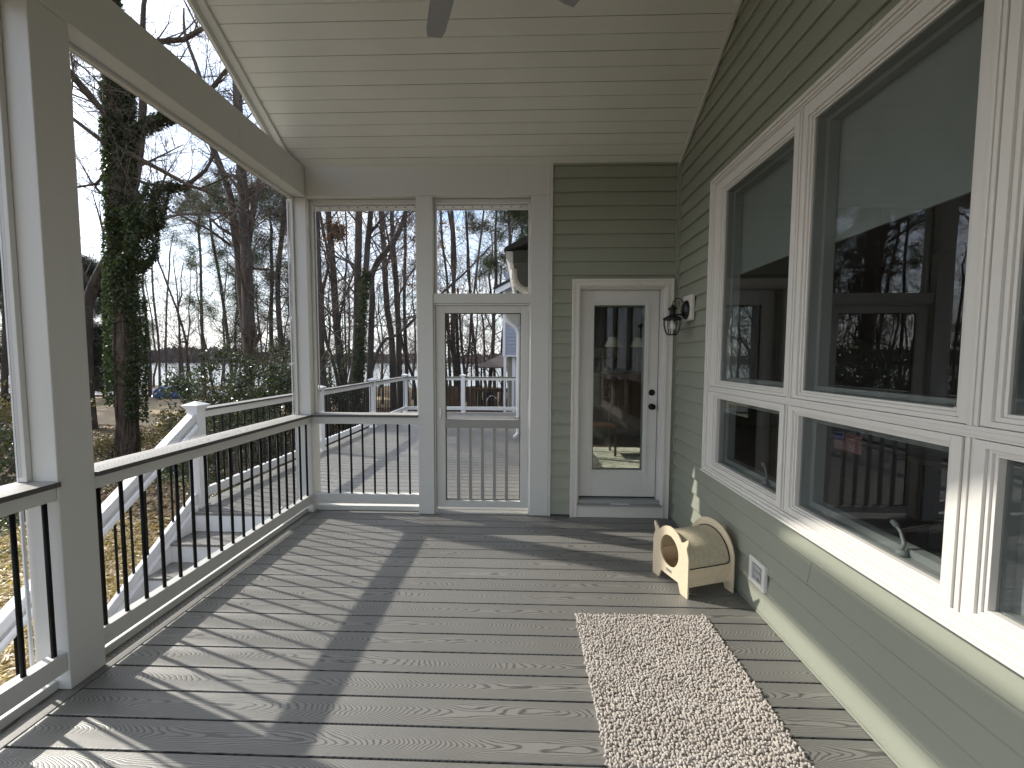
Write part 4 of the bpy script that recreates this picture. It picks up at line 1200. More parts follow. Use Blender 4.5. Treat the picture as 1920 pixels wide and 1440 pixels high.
def add_needles(root, T, rng, per=26, length=.16, spread=.18, mat='needle', frac=1.0, w=.007, pts=None, name='foliage'):
    C = np.array([p[:] for p, d in T.mid] if pts is None else pts); C = C[rng.random(len(C)) < frac]
    n = len(C)*per; c = np.repeat(C, per, 0)+rng.normal(0, spread*.45, (n, 3))
    d = rng.normal(size=(n, 3)); d[:, 2] = d[:, 2]*.6+.3; d /= np.linalg.norm(d, axis=1)[:, None]
    s = rng.normal(size=(n, 3)); s -= d*(s*d).sum(1)[:, None]; s /= np.linalg.norm(s, axis=1)[:, None]
    l = rng.uniform(.6, 1.2, n)[:, None]*length
    P = np.stack([c-s*w, c+s*w, c+d*l+s*w*.3], 1)
    return mesh_np(name, P.reshape(-1, 3), np.arange(n*3).reshape(n, 3), M[mat], root)

def add_leaves(root, C, rng, size, mat, elong=1.1, name='foliage', flat=0.0):
    V, F = leaf_cards(C, size, rng, elong, flat)
    return mesh_np(name, V, F, M[mat], root)

# ------------------------------------------------------------------ the ivy tree
root, T, Q, rad = trunk_tree('large ivy-clad tree with vine-wrapped trunk left of the stairs', 12.2,
    [(240, 880), (239, 830), (236, 740), (234, 640), (231, 540), (227, 440), (224, 340), (221, 240), (219, 160), (214, 40)], 46, 38, 7,
    limbs=[([(235, 262, 0), (262, 240, -.2), (300, 226, -.4), (345, 205, -.6), (395, 168, -.9), (440, 110, -1.2)], 20, 6),
           ([(225, 130, 0), (262, 96, .2), (300, 78, .3), (345, 74, .4), (393, 46, .6), (450, -30, .8)], 19, 8),
           ([(240, 450, 0), (262, 440, -.2), (284, 412, -.4), (288, 372, -.5), (300, 352, -.5), (345, 352, -.6), (385, 320, -.8), (402, 290, -.9)], 26, 5),
           ([(236, 285, 0), (258, 296, -.3), (300, 318, -.6), (350, 345, -.9), (420, 372, -1.3), (470, 400, -1.6)], 14, 4),
           ([(228, 300, 0), (205, 320, .2), (180, 345, .3), (150, 350, .5), (110, 360, .6)], 9, 4),
           ([(226, 240, 0), (200, 215, .3), (170, 175, .5), (140, 140, .7), (90, 80, .9)], 10, 4),
           ([(240, 330, 0), (275, 345, -.3), (330, 352, -.6), (380, 352, -.8), (430, 330, -1)], 8, 3)],
    nl=16, L=3.4, depth=3, nch=5, start=.42, bark='bark_vine', name='ivy_tree', rmin=.0045, cont=7)
rng = np.random.default_rng(21)
C = []
k = 12.2/786.54*.74
def ivy_on(path, wpx, dens, dy=0, bias=0):
    q = [at(x, y, 12.2+d) for x, y, d in path]
    for a, b in zip(q[:-1], q[1:]):
        n = int((b-a).length*dens); t = rng.random(n)
        c = np.array(a)[None]*(1-t[:, None])+np.array(b)[None]*t[:, None]
        ang = rng.uniform(0, 2*np.pi, n); rr_ = wpx*k/2*(1.0+np.abs(rng.normal(0, .20, n)))+.035
        c[:, 0] += np.cos(ang)*rr_+bias; c[:, 1] += np.sin(ang)*rr_; c[:, 2] += rng.normal(0, .05, n)
        C.append(c)
ivy_on([(222, 165, 0), (224, 260, 0), (226, 340, 0), (230, 440, 0)], 46, 4200)
ivy_on([(219, 40, 0), (222, 170, 0)], 42, 3000)
ivy_on([(262, 395, -.3), (268, 440, -.3), (262, 480, -.2), (238, 510, 0)], 46, 2300)
ivy_on([(244, 440, 0), (284, 420, -.4), (290, 370, -.5), (300, 350, -.5)], 36, 2000)
ivy_on([(238, 262, 0), (262, 244, -.2), (300, 226, -.4), (330, 215, -.5)], 26, 1100)
ivy_on([(300, 352, -.5), (345, 350, -.6)], 22, 1000)
ivy_on([(212, 440, 0), (212, 560, 0), (214, 680, 0), (218, 760, 0)], 24, 900, bias=-.04)
ivy_on([(252, 560, 0), (256, 640, 0), (254, 730, 0), (256, 790, 0)], 30, 1150, bias=.02)
ivy_on([(232, 440, 0), (234, 560, 0), (236, 720, 0)], 44, 800)
n = 15000; t = rng.uniform(.36, .97, n)*(len(Q)-2)*.80; idx = t.astype(int); fr_ = (t-idx)[:, None]
Qa = np.array([q[:] for q in Q]); q = Qa[idx]*(1-fr_)+Qa[idx+1]*fr_; rr_ = np.array(rad)[idx]*(1.05+np.abs(rng.normal(0, .16, n))); an = rng.uniform(0, 2*np.pi, n)
q[:, 0] += np.cos(an)*rr_; q[:, 1] += np.sin(an)*rr_; q[:, 2] += rng.normal(0, .05, n); C.append(q)
add_leaves(root, np.concatenate(C), rng, .043, 'ivy', .95, 'ivy_foliage')
v = MB(); rg = random.Random(4)
for i in range(16):                                    # hairy vines climbing the trunk
    a = rg.uniform(0, 2*math.pi); pts = []
    for z in range(22):
        t = z/21; idx = min(int(t*(len(Q)-1)*.40), len(Q)-1); c = Q[idx]; a += rg.uniform(-.22, .22)
        r_ = rad[idx]*1.02+.01; pts.append((c.x+math.cos(a)*r_, c.y+math.sin(a)*r_, c.z))
    v.tube(pts, rg.uniform(.016, .036), 5)
v.build('climbing_vine', M['bark_vine'], root, smooth=True)

# ------------------------------------------------------------------ left bay
trunk_tree('dark forked tree leaning behind the ivy tree', 19, [(163, 700), (162, 640), (164, 575), (178, 530), (200, 490), (222, 450), (245, 380), (262, 280), (270, 150)], 30, 16, 31,
           limbs=[([(172, 540, 0), (158, 515, .2), (140, 490, .4), (110, 470, .5)], 12, 5)], nl=10, L=4, depth=3, nch=4, bark='bark_dark')
_, T2, _, _ = trunk_tree('thick bare twin-stem tree in the middle of the left bay', 24, [(470, 745), (468, 690), (460, 620), (452, 540), (446, 470), (438, 420), (434, 380), (420, 330), (402, 285), (385, 220)], 20, 13, 32,
           limbs=[([(470, 700, 0), (466, 600, -.3), (463, 520, -.4), (460, 440, -.5), (457, 380, -.5), (452, 300, -.5), (446, 200, -.4), (442, 60, -.3)], 26, 17),
                  ([(464, 460, -.4), (472, 410, -.3), (480, 365, -.2), (492, 310, 0), (505, 230, .3)], 14, 9),
                  ([(434, 440, 0), (410, 425, .3), (385, 400, .6), (340, 402, .9), (300, 412, 1.2)], 7, 4),
                  ([(432, 460, 0), (395, 432, -.4), (360, 415, -.9), (320, 395, -1.4)], 6, 3)], nl=14, L=5, depth=3, nch=4, start=.35, rmin=.007)
root, T, Q, rad = trunk_tree('tall pine with dark green foliage against the corner post', 27, [(540, 745), (533, 690), (525, 620), (521, 560), (522, 500), (529, 440), (533, 380), (535, 300), (535, 200)], 12, 8, 33,
           nl=34, L=3.6, depth=2, nch=4, start=.22, name='pine_tree', rmin=.008, up=.02)
add_needles(root, T, np.random.default_rng(1), 40, .24, .36, 'needle', .55, .012)
root, T, Q, rad = trunk_tree('dark shaggy evergreen behind the twin-stem tree', 29, [(512, 740), (510, 680), (508, 600), (510, 520), (508, 450)], 10, 6, 34,
           nl=40, L=3.2, depth=2, nch=4, start=.12, name='evergreen_tree', rmin=.008, up=-.02, cont=2.5)
add_needles(root, T, np.random.default_rng(2), 42, .22, .40, 'needle_dark', .55, .012)
root, T, Q, rad = trunk_tree('slim pale birch-like pine with sparse tufts high up', 34, [(384, 745), (382, 690), (379, 620), (377, 540), (376, 480), (372, 430)], 7.5, 5, 35,
           nl=16, L=3.2, depth=2, nch=3, start=.55, name='pine_tree', rmin=.009, cont=2)
add_needles(root, T, np.random.default_rng(3), 26, .26, .34, 'needle', .7, .014)
root, T, Q, rad = trunk_tree('crooked thin pine with flat sprays right of the pale one', 30, [(440, 745), (432, 680), (424, 610), (416, 550), (408, 500), (400, 462), (396, 430)], 8.5, 5, 36,
           nl=22, L=3.4, depth=2, nch=3, start=.3, name='pine_tree', rmin=.009, cont=2)
add_needles(root, T, np.random.default_rng(4), 34, .24, .34, 'needle', .75, .013)
for i, (pth, w_, Y_, lb) in enumerate([
    ([(352, 735), (350, 650), (335, 590), (318, 545), (305, 510)], 6, 42, 'thin leaning grey tree at the far lawn edge'),
    ([(313, 735), (311, 650), (313, 560), (318, 500)], 5, 46, 'thin straight sapling right of the blue tarp'),
    ([(300, 735), (297, 640), (288, 560), (285, 500)], 6, 44, 'slender bare tree directly behind the blue tarp'),
    ([(283, 735), (281, 660), (275, 600), (268, 540)], 7, 40, 'bare tree just right of the ivy-clad trunk'),
    ([(338, 735), (336, 690), (337, 650), (336, 615)], 3.4, 40, 'very thin sapling with a crook at its top'),
    ([(497, 735), (494, 700), (489, 640), (484, 600)], 5, 38, 'thin dark stem between the twin-stem tree and the pine'),
    ([(420, 735), (421, 660), (418, 600), (424, 520)], 4, 44, 'thin stem seen through the left bay pines')]):
    trunk_tree(lb, Y_, pth, w_, w_*.6, 50+i, nl=12, L=4.5, depth=2, nch=4, start=.25, rmin=.012, cont=4)
for i, (px, Y_, lb, sd_) in enumerate([(172, 33, 'dense dark evergreen between the big post and ivy tree', 61), (196, 36, 'dark evergreen half hidden by the ivy trunk', 62), (12, 26, 'dark evergreen at the far left edge of the photo', 63)]):
    root, T, Q, rad = trunk_tree(lb, Y_, [(px, 730), (px+1, 650), (px-1, 600), (px, 560)], 10, 5, sd_, nl=46, L=2.6, depth=2, nch=4, start=.10, name='evergreen_tree', rmin=.008, up=-.04, cont=2.5, bark='bark_dark')
    add_needles(root, T, np.random.default_rng(sd_), 46, .24, .42, 'needle_dark', .85, .016)
trunk_tree('brown trunk at the far left beyond the near screen', 15, [(6, 800), (10, 640), (8, 520), (14, 400), (10, 250)], 16, 9, 66, nl=12, L=3.6, depth=3, nch=4, start=.3, bark='bark_dark')
trunk_tree('bare crown of a tall tree leaning in from the left', 10.5, [(-90, 900), (-80, 600), (-60, 300), (-20, 60), (40, -120)], 16, 8, 67,
    limbs=[([(-40, 200, 0), (40, 150, .3), (110, 165, .6), (170, 215, .9), (205, 240, 1.2)], 6, 2), ([(-20, 80, 0), (80, 60, .3), (160, 130, .6), (200, 170, .8)], 5, 2)], nl=8, L=3.5, depth=3, nch=5, start=.4)

# ------------------------------------------------------------------ trees seen through the back screens
B = [
 ('thick dark trunk right beside the corner post', 16, [(612, 760), (604, 715), (600, 640), (597, 560), (594, 480), (592, 390), (590, 300)], 20, 13, []),
 ('straight dark trunk with a leaf nest high on it', 18, [(650, 750), (641, 700), (634, 640), (628, 560), (624, 500), (618, 430), (614, 370), (610, 280)], 18, 9,
    [([(632, 620, 0), (645, 560, .3), (668, 500, .6), (672, 440, .8)], 5, 3), ([(628, 560, 0), (608, 470, -.3), (596, 455, -.4)], 4, 2)]),
 ('slim curved trunk hugging the corner post', 21, [(636, 740), (628, 690), (612, 640), (605, 590), (606, 540), (616, 500), (612, 460)], 8, 5, []),
 ('broad straight trunk left of the ivy-footed one', 17, [(656, 745), (664, 690), (669, 620), (670, 540), (672, 460), (673, 380), (674, 280)], 15, 13, [([(670, 520, 0), (655, 490, .3), (640, 440, .5), (632, 400, .6)], 4, 2)]),
 ('trunk with ivy climbing its foot behind the short railing', 15, [(668, 760), (672, 705), (677, 640), (680, 570), (686, 510), (690, 450), (695, 400), (700, 320)], 15, 9,
    [([(684, 520, 0), (720, 500, -.3), (745, 480, -.5), (765, 475, -.7)], 2.5, 1.5), ([(692, 440, 0), (712, 415, .2), (728, 400, .3)], 6, 3)]),
 ('dark rising trunk right of the ivy-footed one', 16, [(692, 750), (694, 690), (696, 620), (698, 560), (697, 520), (708, 490), (725, 470), (745, 440), (760, 400)], 14, 8, []),
 ('knotty trunk with sweeping limbs in the back left screen', 20, [(738, 740), (736, 690), (734, 630), (726, 580), (722, 520), (720, 470), (716, 420), (712, 370), (706, 300)], 14, 8,
    [([(724, 500, 0), (745, 440, .3), (760, 410, .4), (785, 385, .6)], 6, 3), ([(722, 450, 0), (738, 430, .4), (752, 405, .6)], 4, 2)]),
 ('twisted trunk nearest the middle post', 18, [(752, 750), (748, 690), (748, 630), (745, 580), (742, 520), (738, 470), (735, 420), (733, 350)], 14, 7, [([(745, 560, 0), (765, 520, .3), (780, 500, .5), (800, 490, .6)], 4, 2)]),
 ('thin dark stem close to the middle post', 19, [(764, 740), (760, 650), (758, 560), (760, 470), (760, 380), (762, 300)], 7, 5, []),
 ('slanting young trunk crossing low behind the railing', 17, [(684, 745), (696, 700), (708, 660), (724, 635), (745, 628)], 9, 4, []),
 ('thin leaning trunk low beside the middle post', 22, [(778, 725), (768, 690), (758, 660), (752, 630), (748, 600)], 6, 4, []),
 ('thin bare stem between the nest tree and broad trunk', 26, [(650, 735), (648, 640), (646, 560), (650, 480), (648, 400)], 4, 3, []),
 ('dark stem at the left edge of the screen door view', 22, [(845, 740), (843, 690), (841, 640), (840, 590), (838, 520)], 6, 4, []),
 ('forked grey trunk, thickest in the screen door view', 20, [(856, 745), (854, 700), (850, 650), (849, 600), (850, 540), (853, 490), (850, 430)], 10, 6, [([(856, 700, 0), (846, 650, .2), (836, 600, .3), (832, 560, .4)], 7, 5)]),
 ('grey trunk just right of the thickest one in the screen door', 21, [(864, 745), (861, 700), (858, 650), (856, 600), (853, 560), (848, 500)], 8, 5, []),
 ('V-shaped double stem standing behind the far railing post', 20, [(872, 745), (873, 712), (878, 670), (882, 630), (885, 590), (890, 540)], 5, 4, [([(872, 712, 0), (868, 670, .1), (864, 630, .2), (862, 590, .3), (858, 540, .4)], 5, 4)]),
 ('leaning trunk in the middle of the screen door view', 23, [(898, 745), (895, 700), (890, 650), (885, 610), (883, 580), (880, 520)], 6, 4.5, []),
 ('very thin straight stem left of the gazebo', 26, [(884, 740), (884, 680), (886, 620), (884, 570)], 3, 2.2, []),
 ('trunk behind the gazebo forking into a fan of branches', 27, [(917, 745), (920, 700), (924, 650), (926, 610), (925, 580)], 8, 6,
    [([(925, 600, 0), (932, 570, .3), (938, 540, .5), (940, 500, .8)], 5, 3), ([(924, 620, 0), (910, 590, .3), (900, 565, .5)], 3, 2)]),
 ('second trunk behind the gazebo, under its roof', 28, [(928, 740), (927, 700), (925, 660), (924, 620)], 6, 4, []),
 ('third trunk behind the gazebo near the blue-grey house', 28, [(941, 740), (942, 700), (940, 660), (944, 610)], 5, 3.5, []),
]
rngl = np.random.default_rng(77)
for i, (lb, Y_, pth, a, b, lm) in enumerate(B):
    far = Y_ >= 20
    root, T, Q, rad = trunk_tree(lb, Y_, pth, a, b, 100+i, limbs=lm, nl=15 if not far else 13, L=3.6, depth=3 if a > 8 else 2, nch=4, start=.22, rmin=.006 if Y_ < 20 else .008,
               bark='bark_dark' if i % 3 else 'bark', cont=7)
    tips = np.array([t[:] for t in T.tips])
    if i in (6, 7, 8, 13, 14, 15):                    # some keep last year's brown leaves
        sel = tips[rngl.random(len(tips)) < (.35 if i >= 13 else .10)]
        sel = np.repeat(sel, 4, 0)+rngl.normal(0, .12, (len(sel)*4, 3))
        add_leaves(root, sel, rngl, .05, 'dry_leaf', 1.1, 'dead_leaves')
    if i == 4:
        n = 5200; t = rngl.random(n)**1.3*(len(Q)*.40); idx = t.astype(int); fr_ = (t-idx)[:, None]; q = np.array([Q[j][:] for j in idx])*(1-fr_)+np.array([Q[j+1][:] for j in idx])*fr_; rr_ = np.array([rad[j] for j in idx])
        an = rngl.uniform(0, 2*np.pi, n); q[:, 0] += np.cos(an)*rr_*1.25; q[:, 1] += np.sin(an)*rr_*1.25; q += rngl.normal(0, .04, q.shape)
        add_leaves(root, q, rngl, .05, 'ivy', .95, 'ivy_foliage')
    if i == 1:
        c = np.array(at(632, 436, 18)[:]); q = c+rngl.normal(0, 1, (900, 3))*np.array([.16, .16, .15])
        nest = add_leaves(None, q, rngl, .07, 'dry_leaf', 1.2, 'squirrel_nest'); tag(nest, 'brown ball of dry leaves lodged high on a dark trunk', 'nest')
for i, (px, Y_, lb, pth) in enumerate([(956, 24, 'pine with drooping light green sprays above the dark eave', [(962, 745), (960, 640), (958, 520), (956, 440), (953, 390), (950, 300)]), (979, 30, 'straight thin pine right of the drooping one', [(982, 745), (981, 600), (980, 480), (978, 400), (977, 300)]), (990, 26, 'pine trunk at the right edge of the transom opening', [(994, 745), (992, 600), (990, 480), (992, 400), (993, 300)])]):
    root, T, Q, rad = trunk_tree(lb, Y_, pth, 7, 5, 140+i, nl=20, L=2.8, depth=2, nch=4, start=.42, name='pine_tree', rmin=.008, cont=5, up=-.05)
    add_needles(root, T, np.random.default_rng(140+i), 34, .24, .32, 'needle', .8, .013)

# far stand of thin bare trees toward the lake: four shapes, copied
protos = []
for i in range(4):
    lb = 'thin bare grey tree in the far stand by the lake'
    T = Tree(300+i); h = 11+i
    P = [Vector((0, 0, -.3))]
    for k_ in range(9): P.append(P[-1]+Vector((T.rng.gauss(0, .16), T.rng.gauss(0, .16), h/9)))
    T.tr.tube(P, [.15*(1-.085*j) for j in range(10)], 7)
    for c in range(24):
        t = .2+.8*c/24; p = P[min(int(t*9), 9)]; a = T.rng.uniform(0, 6.28)
        T.limb(p, (math.cos(a), math.sin(a), T.rng.uniform(.4, 1.1)), 3.0*(1.3-.7*t), .04*(1.2-t), 2, .16, .3, 4, rmin=.012)
    root = empty('slender_tree', (0, 0, 0), lb, 'tree', 'far stand of thin bare trees')
    T.tr.build('trunk', M['bark'], root, smooth=True); T.tw.build('branches', M['twig'], root)
    protos.append(root)
rg = random.Random(9); used = set()
spots = []
for px in list(range(560, 800, 13))+list(range(822, 985, 19))+list(range(140, 560, 19))+[-60, -30, 5, 35]:
    Y_ = rg.uniform(30, 58); x = (px+rg.uniform(-6, 6)-985)/786.54*Y_ ; spots.append((x, Y_))
for i, (x, y) in enumerate(spots):
    src = protos[i % 4]
    if i % 4 not in used: r_ = src; used.add(i % 4)
    else:
        r_ = src.copy(); COL.objects.link(r_)
        for ch in src.children:
            c = ch.copy(); COL.objects.link(c); c.parent = r_
    r_.location = (x, y, float(gz(x, y))); r_.rotation_euler = (rg.uniform(-.06, .06), rg.uniform(-.06, .06), rg.uniform(0, 6.28))
    s_ = rg.uniform(.8, 1.25); r_.scale = (s_*.8, s_*.8, s_)

# ------------------------------------------------------------------ shrubs
def shrub(label, x, y, rx, ry, h, seed, mat='holly', n=2600, size=.05, name='shrub', z0=None):
    z = float(gz(x, y)) if z0 is None else z0
    root = empty(name, (x, y, z), label, 'shrub')
    T = Tree(seed)
    for i in range(9):
        a = T.rng.uniform(0, 6.28); T.limb((x+math.cos(a)*rx*.15, y+math.sin(a)*ry*.15, z), (math.cos(a)*rx/h, math.sin(a)*ry/h, 1.0), h*T.rng.uniform(.7, 1.05), .028, 3, .1, .35, 4, rmin=.005)
    T.tw.build('stems', M['twig'], root)
    rng = np.random.default_rng(seed)
    C = np.array([p[:] for p, d in T.mid]); C = C[rng.integers(0, len(C), n)]+rng.normal(0, .09, (n, 3))
    add_leaves(root, C, rng, size, mat)
    return root
def sx(px, Y): return (px-984)/786.54*Y
SH = [('glossy green holly bush behind the stair post', 400, 13.5, 1.7, 1.2, 2.3, 'holly', 4600, .045),
      ('taller glossy holly thicket in front of the twin-stem tree', 455, 16, 2.3, 1.6, 3.2, 'holly', 6400, .055),
      ('wide holly thicket against the corner post', 530, 17, 2.1, 1.6, 3.4, 'holly', 6000, .055),
      ('brownish leggy shrub right of the ivy trunk', 362, 15, 1.7, 1.3, 1.9, 'shrub_brown', 3200, .05),
      ('sparse brown bush at the foot of the ivy tree', 312, 12.8, 1.0, .9, 1.1, 'shrub_brown', 1700, .045),
      ('low scrubby bush left of the ivy tree foot', 190, 12.6, 1.0, .9, .9, 'shrub_brown', 1300, .04),
      ('leafy brown bush beyond the near left screen', 10, 11, 1.6, 1.3, 2.3, 'shrub_brown', 3200, .05),
      ('second leafy bush at the far left beyond the rail', -60, 9, 1.5, 1.2, 1.6, 'holly', 2800, .045),
      ('small green bush at the foot of the twin-stem tree', 490, 19, 1.8, 1.4, 2.4, 'holly', 3600, .06),
      ('dark holly beside the thick trunk behind the corner', 605, 17.5, 1.3, 1.1, 1.8, 'holly', 2600, .055),
      ('thin twiggy bush behind the left deck railing', 425, 10.5, 1.1, 1.4, 1.5, 'holly', 2200, .038)]
for i, (lb, px, Y_, rx, ry, h, mt, n, s_) in enumerate(SH): shrub(lb, sx(px, Y_), Y_, rx, ry, h, 400+i, mt, n, s_)

# ------------------------------------------------------------------ ground litter
def scatter(name, label, cat, n, xr, yr, size, mat, seed, elong=1, flat=.8, cond=None, lift=.02):
    rng = np.random.default_rng(seed); x = rng.uniform(*xr, n); y = rng.uniform(*yr, n)
    if cond is not None:
        k = cond(x, y, rng); x, y = x[k], y[k]
    z = gz(x, y)+rng.random(len(x))*lift*2
    V, F = leaf_cards(np.stack([x, y, z], 1), size, rng, elong, flat, .15)
    tag(mesh_np(name, V, F, M[mat]), label, cat, kind='stuff')
scatter('straw', 'golden straw spread on the soil beside the stairs', 'straw', 120000, (-9.5, -3.4), (.5, 8.4), .032, 'straw', 1, 2.6, .75, lambda x, y, r: (y+.25*(x+6)+r.normal(0, .35, len(x)) < 7.3))
scatter('leaf_litter', 'brown fallen leaves covering the woodland floor', 'leaf litter', 95000, (-26, 4), (6.5, 30), .05, 'litter', 2, 1.1, .6, lambda x, y, r: ~((x < -13) & (y > 20)))
scatter('ground_ivy', 'green ivy ground cover among the fallen leaves', 'ground cover', 42000, (-16, -3.6), (7.0, 13.5), .04, 'cover', 3, .9, .5, lambda x, y, r: (np.sin(x*1.1+1)+np.sin(y*1.3+x*.7)+r.normal(0, .5, len(x)) > .25), .06)
scatter('ground_ivy', 'green ivy patch at the lower left past the straw', 'ground cover', 14000, (-14, -6.5), (1.5, 6.5), .04, 'cover', 4, .9, .5, lambda x, y, r: (x+.4*y+r.normal(0, .4, len(x)) < -5.8), .06)

# ------------------------------------------------------------------ far things
t = empty('covered_boat', (-31.5, 36.5, -2.1), 'load under a blue tarp on the far edge of the tan lawn', 'tarp')
k = MB(); x, y, z = -32.2, 36.2, float(gz(-32, 36))
k.prism([(x-1.0, z+.05), (x+1.1, z+.05), (x+1.3, z+.55), (x+.7, z+.95), (x-.2, z+1.1), (x-.9, z+.7)], 'y', y, y+1.8); k.build('tarp', M['tarp'], t, bevel=.12)
k = MB(); k.prism([(x+.1, z+.6), (x+1.5, z+.62), (x+1.1, z+1.35), (x+.5, z+1.4)], 'y', y+1.9, y+3); k.build('white_cover', M['tarp_white'], t, bevel=.08)
lp = empty('lamp_post', (sx(337, 40), 40, -2.3), 'slim dark lamp post with a small head near the lake', 'lamp post')
x = sx(337, 40); k = MB(); k.tube([(x, 40, -2.4), (x, 40, 2.9)], .05, 8); k.build('pole', M['black'], lp)
MB().box(x-.5, x+.1, 39.85, 40.15, 2.9, 3.08).build('lamp_head', M['black'], lp, bevel=.04)

# neighbour's blue-grey house behind the deck
NH = empty('neighbour_house', (2, 15, -1.7), 'blue-grey clapboard house beyond the deck, seen through the screen door', 'house')
def lapn(mb, x0, x1, z0, z1, y): lap_y(mb, x0, x1, z0, z1, y, first=-1.8, pitch=.128, d=.018)
k = MB(); lapn(k, -.70, 5, 1.66, 4.6, 15.0); k.build('upper_wall', M['nsiding'], NH)
k = MB(); lapn(k, -.33, 5, -1.8, 1.64, 15.3); k.build('lower_wall', M['nsiding'], NH)
k = MB(); lapn(k, -.66, -.46, -1.8, 1.64, 15.9); k.build('recessed_wall', M['tan_siding'], NH)
MB().box(-.79, -.702, 14.96, 15.1, 1.60, 4.2).build('corner_board', VO, NH)
MB().box(-.70, 5, 14.99, 18, 1.60, 1.655).build('overhang_soffit', VO, NH)
MB().box(-.76, -.67, 15.0, 15.12, -1.8, 1.595).build('porch_column', VO, NH)
MB().box(-.46, -.335, 15.2, 15.32, -1.8, 1.595).build('corner_board', VO, NH)
MB().box(-.69, 5, 15.03, 21, 1.67, 4.4).box(-.32, 5, 15.33, 21, -1.9, 1.59).build('wall_core', M['tan_siding'], NH)
k = MB(); k.prism([(-1.05, 3.74), (4.2, 6.40), (4.2, 6.62), (-1.05, 3.96)], 'y', 14.72, 14.80); k.build('rake_board', VO, NH)
k = MB(); k.prism([(-1.10, 3.90), (4.2, 6.63), (4.2, 6.70), (-1.12, 3.99)], 'y', 14.68, 21); k.build('roof', M['shingle'], NH)
k = MB(); k.prism([(-.68, 3.88), (4.2, 6.36), (4.2, 4.3), (-.68, 3.7)], 'y', 14.98, 15.0); k.build('gable', M['tan_siding'], NH)

# gazebo
GZ = empty('gazebo', (-1.35, 25.5, -2), 'brown metal-roofed gazebo near the lake shore', 'gazebo')
gx0, gx1, gy0, gy1, ge = -2.95, .25, 24.2, 27.4, 1.02
k = MB(); cx, cy = (gx0+gx1)/2, (gy0+gy1)/2
for a, b in (((gx0, gy0), (gx1, gy0)), ((gx1, gy0), (gx1, gy1)), ((gx1, gy1), (gx0, gy1)), ((gx0, gy1), (gx0, gy0))):
    k.poly([(a[0], a[1], ge), (b[0], b[1], ge), (cx, cy, ge+.78)]); 
k.box(gx0, gx1, gy0, gy1, ge-.06, ge-.001)
k.build('roof', M['brown_roof'], GZ)
gzz = float(gz(-1.4, 25.5))
for x in (gx0+.12, gx1-.12):
    for y in (gy0+.12, gy1-.12): MB().box(x-.05, x+.05, y-.05, y+.05, gzz-.1, ge-.061).build('post', M['black'], GZ)
k = MB(); k.tube([(gx0+.12, gy0+.12, ge-.5), (gx0+.6, gy0+.12, ge-.07)], .02, 5); k.tube([(gx0+.12, gy1-.12, ge-.5), (gx0+.6, gy1-.12, ge-.07)], .02, 5); k.build('brace', M['black'], GZ)

# neighbour's brown wooden deck rail, fence and clutter
WD = empty('wooden_railing', (-1.4, 17, -1.7), 'weathered brown picket railing of the neighbouring deck', 'railing')
def wpost(x, y, top): MB().box(x-.06, x+.06, y-.06, y+.06, -1.9, top).build('post', M['brown_wood'], WD)
for x in (-2.15, -.55): wpost(x, 17, .36)
MB().box(-2.09, -.61, 16.97, 17.03, .16, .28).build('top_rail', M['brown_wood'], WD); MB().box(-2.2, -.5, 16.9, 17.1, .285, .32).build('cap_board', M['brown_wood'], WD)
MB().box(-2.09, -.61, 16.97, 17.03, -.70, -.60).build('bottom_rail', M['brown_wood'], WD)
for i in range(13): MB().box(-2.03+i*.11, -1.995+i*.11, 16.93, 16.965, -.75, .28).build('picket', M['brown_wood'], WD)
MB().prism([(-2.2, -1.0), (-1.75, -1.9), (-1.6, -1.9), (-2.1, -.7)], 'y', 16.6, 16.7).build('stair_stringer', M['brown_wood'], WD)
PG = empty('privacy_fence', (-2.9, 18.5, -1.8), 'tall brown board fence beyond the far railing', 'fence')
for i in range(9): MB().box(-4.3+i*.235, -4.3+i*.235+.225, 18.5, 18.53, -1.9, .30-(i % 2)*.02).build('board', M['brown_wood'], PG)
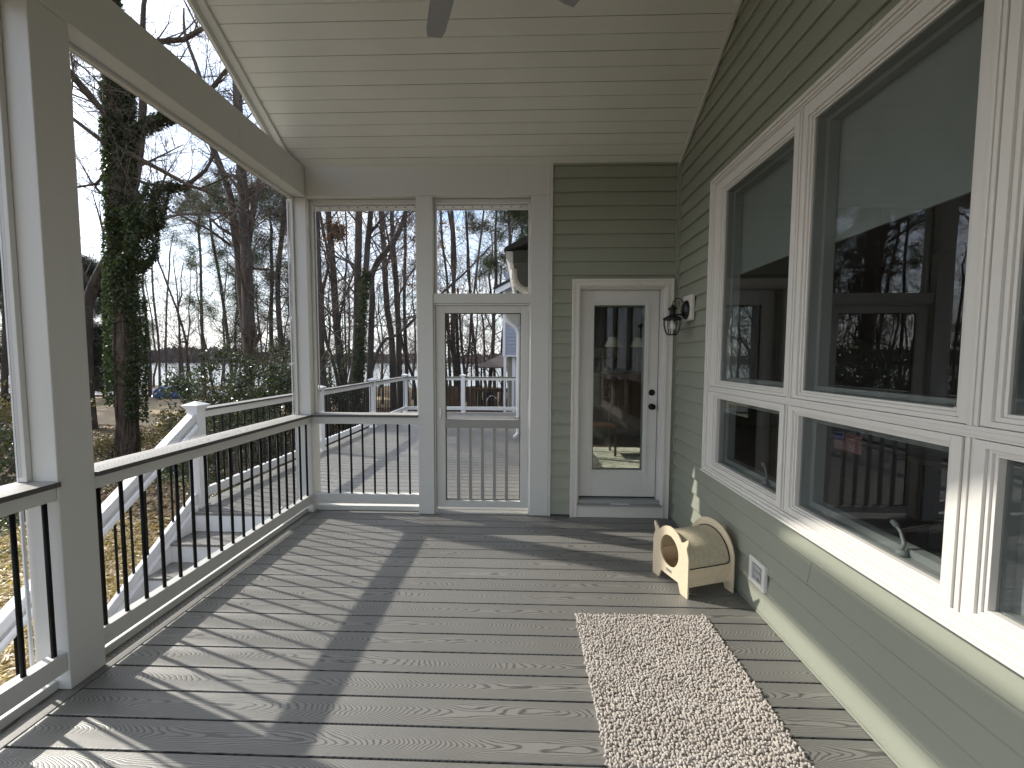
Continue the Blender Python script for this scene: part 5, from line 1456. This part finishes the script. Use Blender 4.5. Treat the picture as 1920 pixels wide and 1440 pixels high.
for i, (a, b, lb) in enumerate((((-2.45, 15.2, -1.75), (-2.20, 15.4, -.10), 'longer pale plank leaning behind the far railing'), ((-2.60, 15.0, -1.75), (-2.38, 15.3, -.45), 'shorter pale plank leaning left of the longer one'))):
    k = MB(); d = Vector((.07, 0, 0)); e = Vector((0, .02, 0)); A, B_ = Vector(a), Vector(b)
    k.v = [tuple(p) for p in (A-d-e, A+d-e, A+d+e, A-d+e, B_-d-e, B_+d-e, B_+d+e, B_-d+e)]
    k.f = [(3, 2, 1, 0), (4, 5, 6, 7), (0, 1, 5, 4), (1, 2, 6, 5), (2, 3, 7, 6), (3, 0, 4, 7)]; k.m = [0]*6
    tag(k.build('lumber_plank', M['pale_wood']), lb, 'plank', 'pale planks behind the far railing')
GC = empty('patio_chair', (-1.45, 19.5, -1.8), 'white round-backed metal patio chair past the brown pickets', 'chair')
cx, cy, cz = -1.55, 19.6, -1.15
MB().tube([(cx+.26*math.cos(a), cy+.15, cz+.55+.36*math.sin(a)) for a in np.linspace(-.3, math.pi+.3, 18)], .022, 6).build('back_hoop', VO, GC)
MB().lathe([(0, cz+.02), (.25, cz+.02), (.26, cz+.04), (0, cz+.05)], cx, cy, 16).build('seat', VO, GC)
for a in range(4): MB().tube([(cx+.2*math.cos(a*1.57+.78), cy+.2*math.sin(a*1.57+.78), cz+.02), (cx+.25*math.cos(a*1.57+.78), cy+.25*math.sin(a*1.57+.78), -1.9)], .016, 5).build('leg', VO, GC)
GR = empty('grill', (-1.7, 21, -1.8), 'dark covered grill on the ground below the gazebo', 'grill')
MB().box(-2.15, -1.5, 21, 21.5, -1.3, -.55).build('cabinet', M['black'], GR, bevel=.03); MB().prism([(21, -.54), (21.5, -.54), (21.42, -.15), (21.1, -.15)], 'x', -2.12, -1.53).build('lid', M['black'], GR, bevel=.04)
for x in (-2.1, -1.55): MB().box(x-.03, x+.03, 21.1, 21.4, -2.0, -1.3).build('leg', M['black'], GR)
print('objects', len(bpy.data.objects))
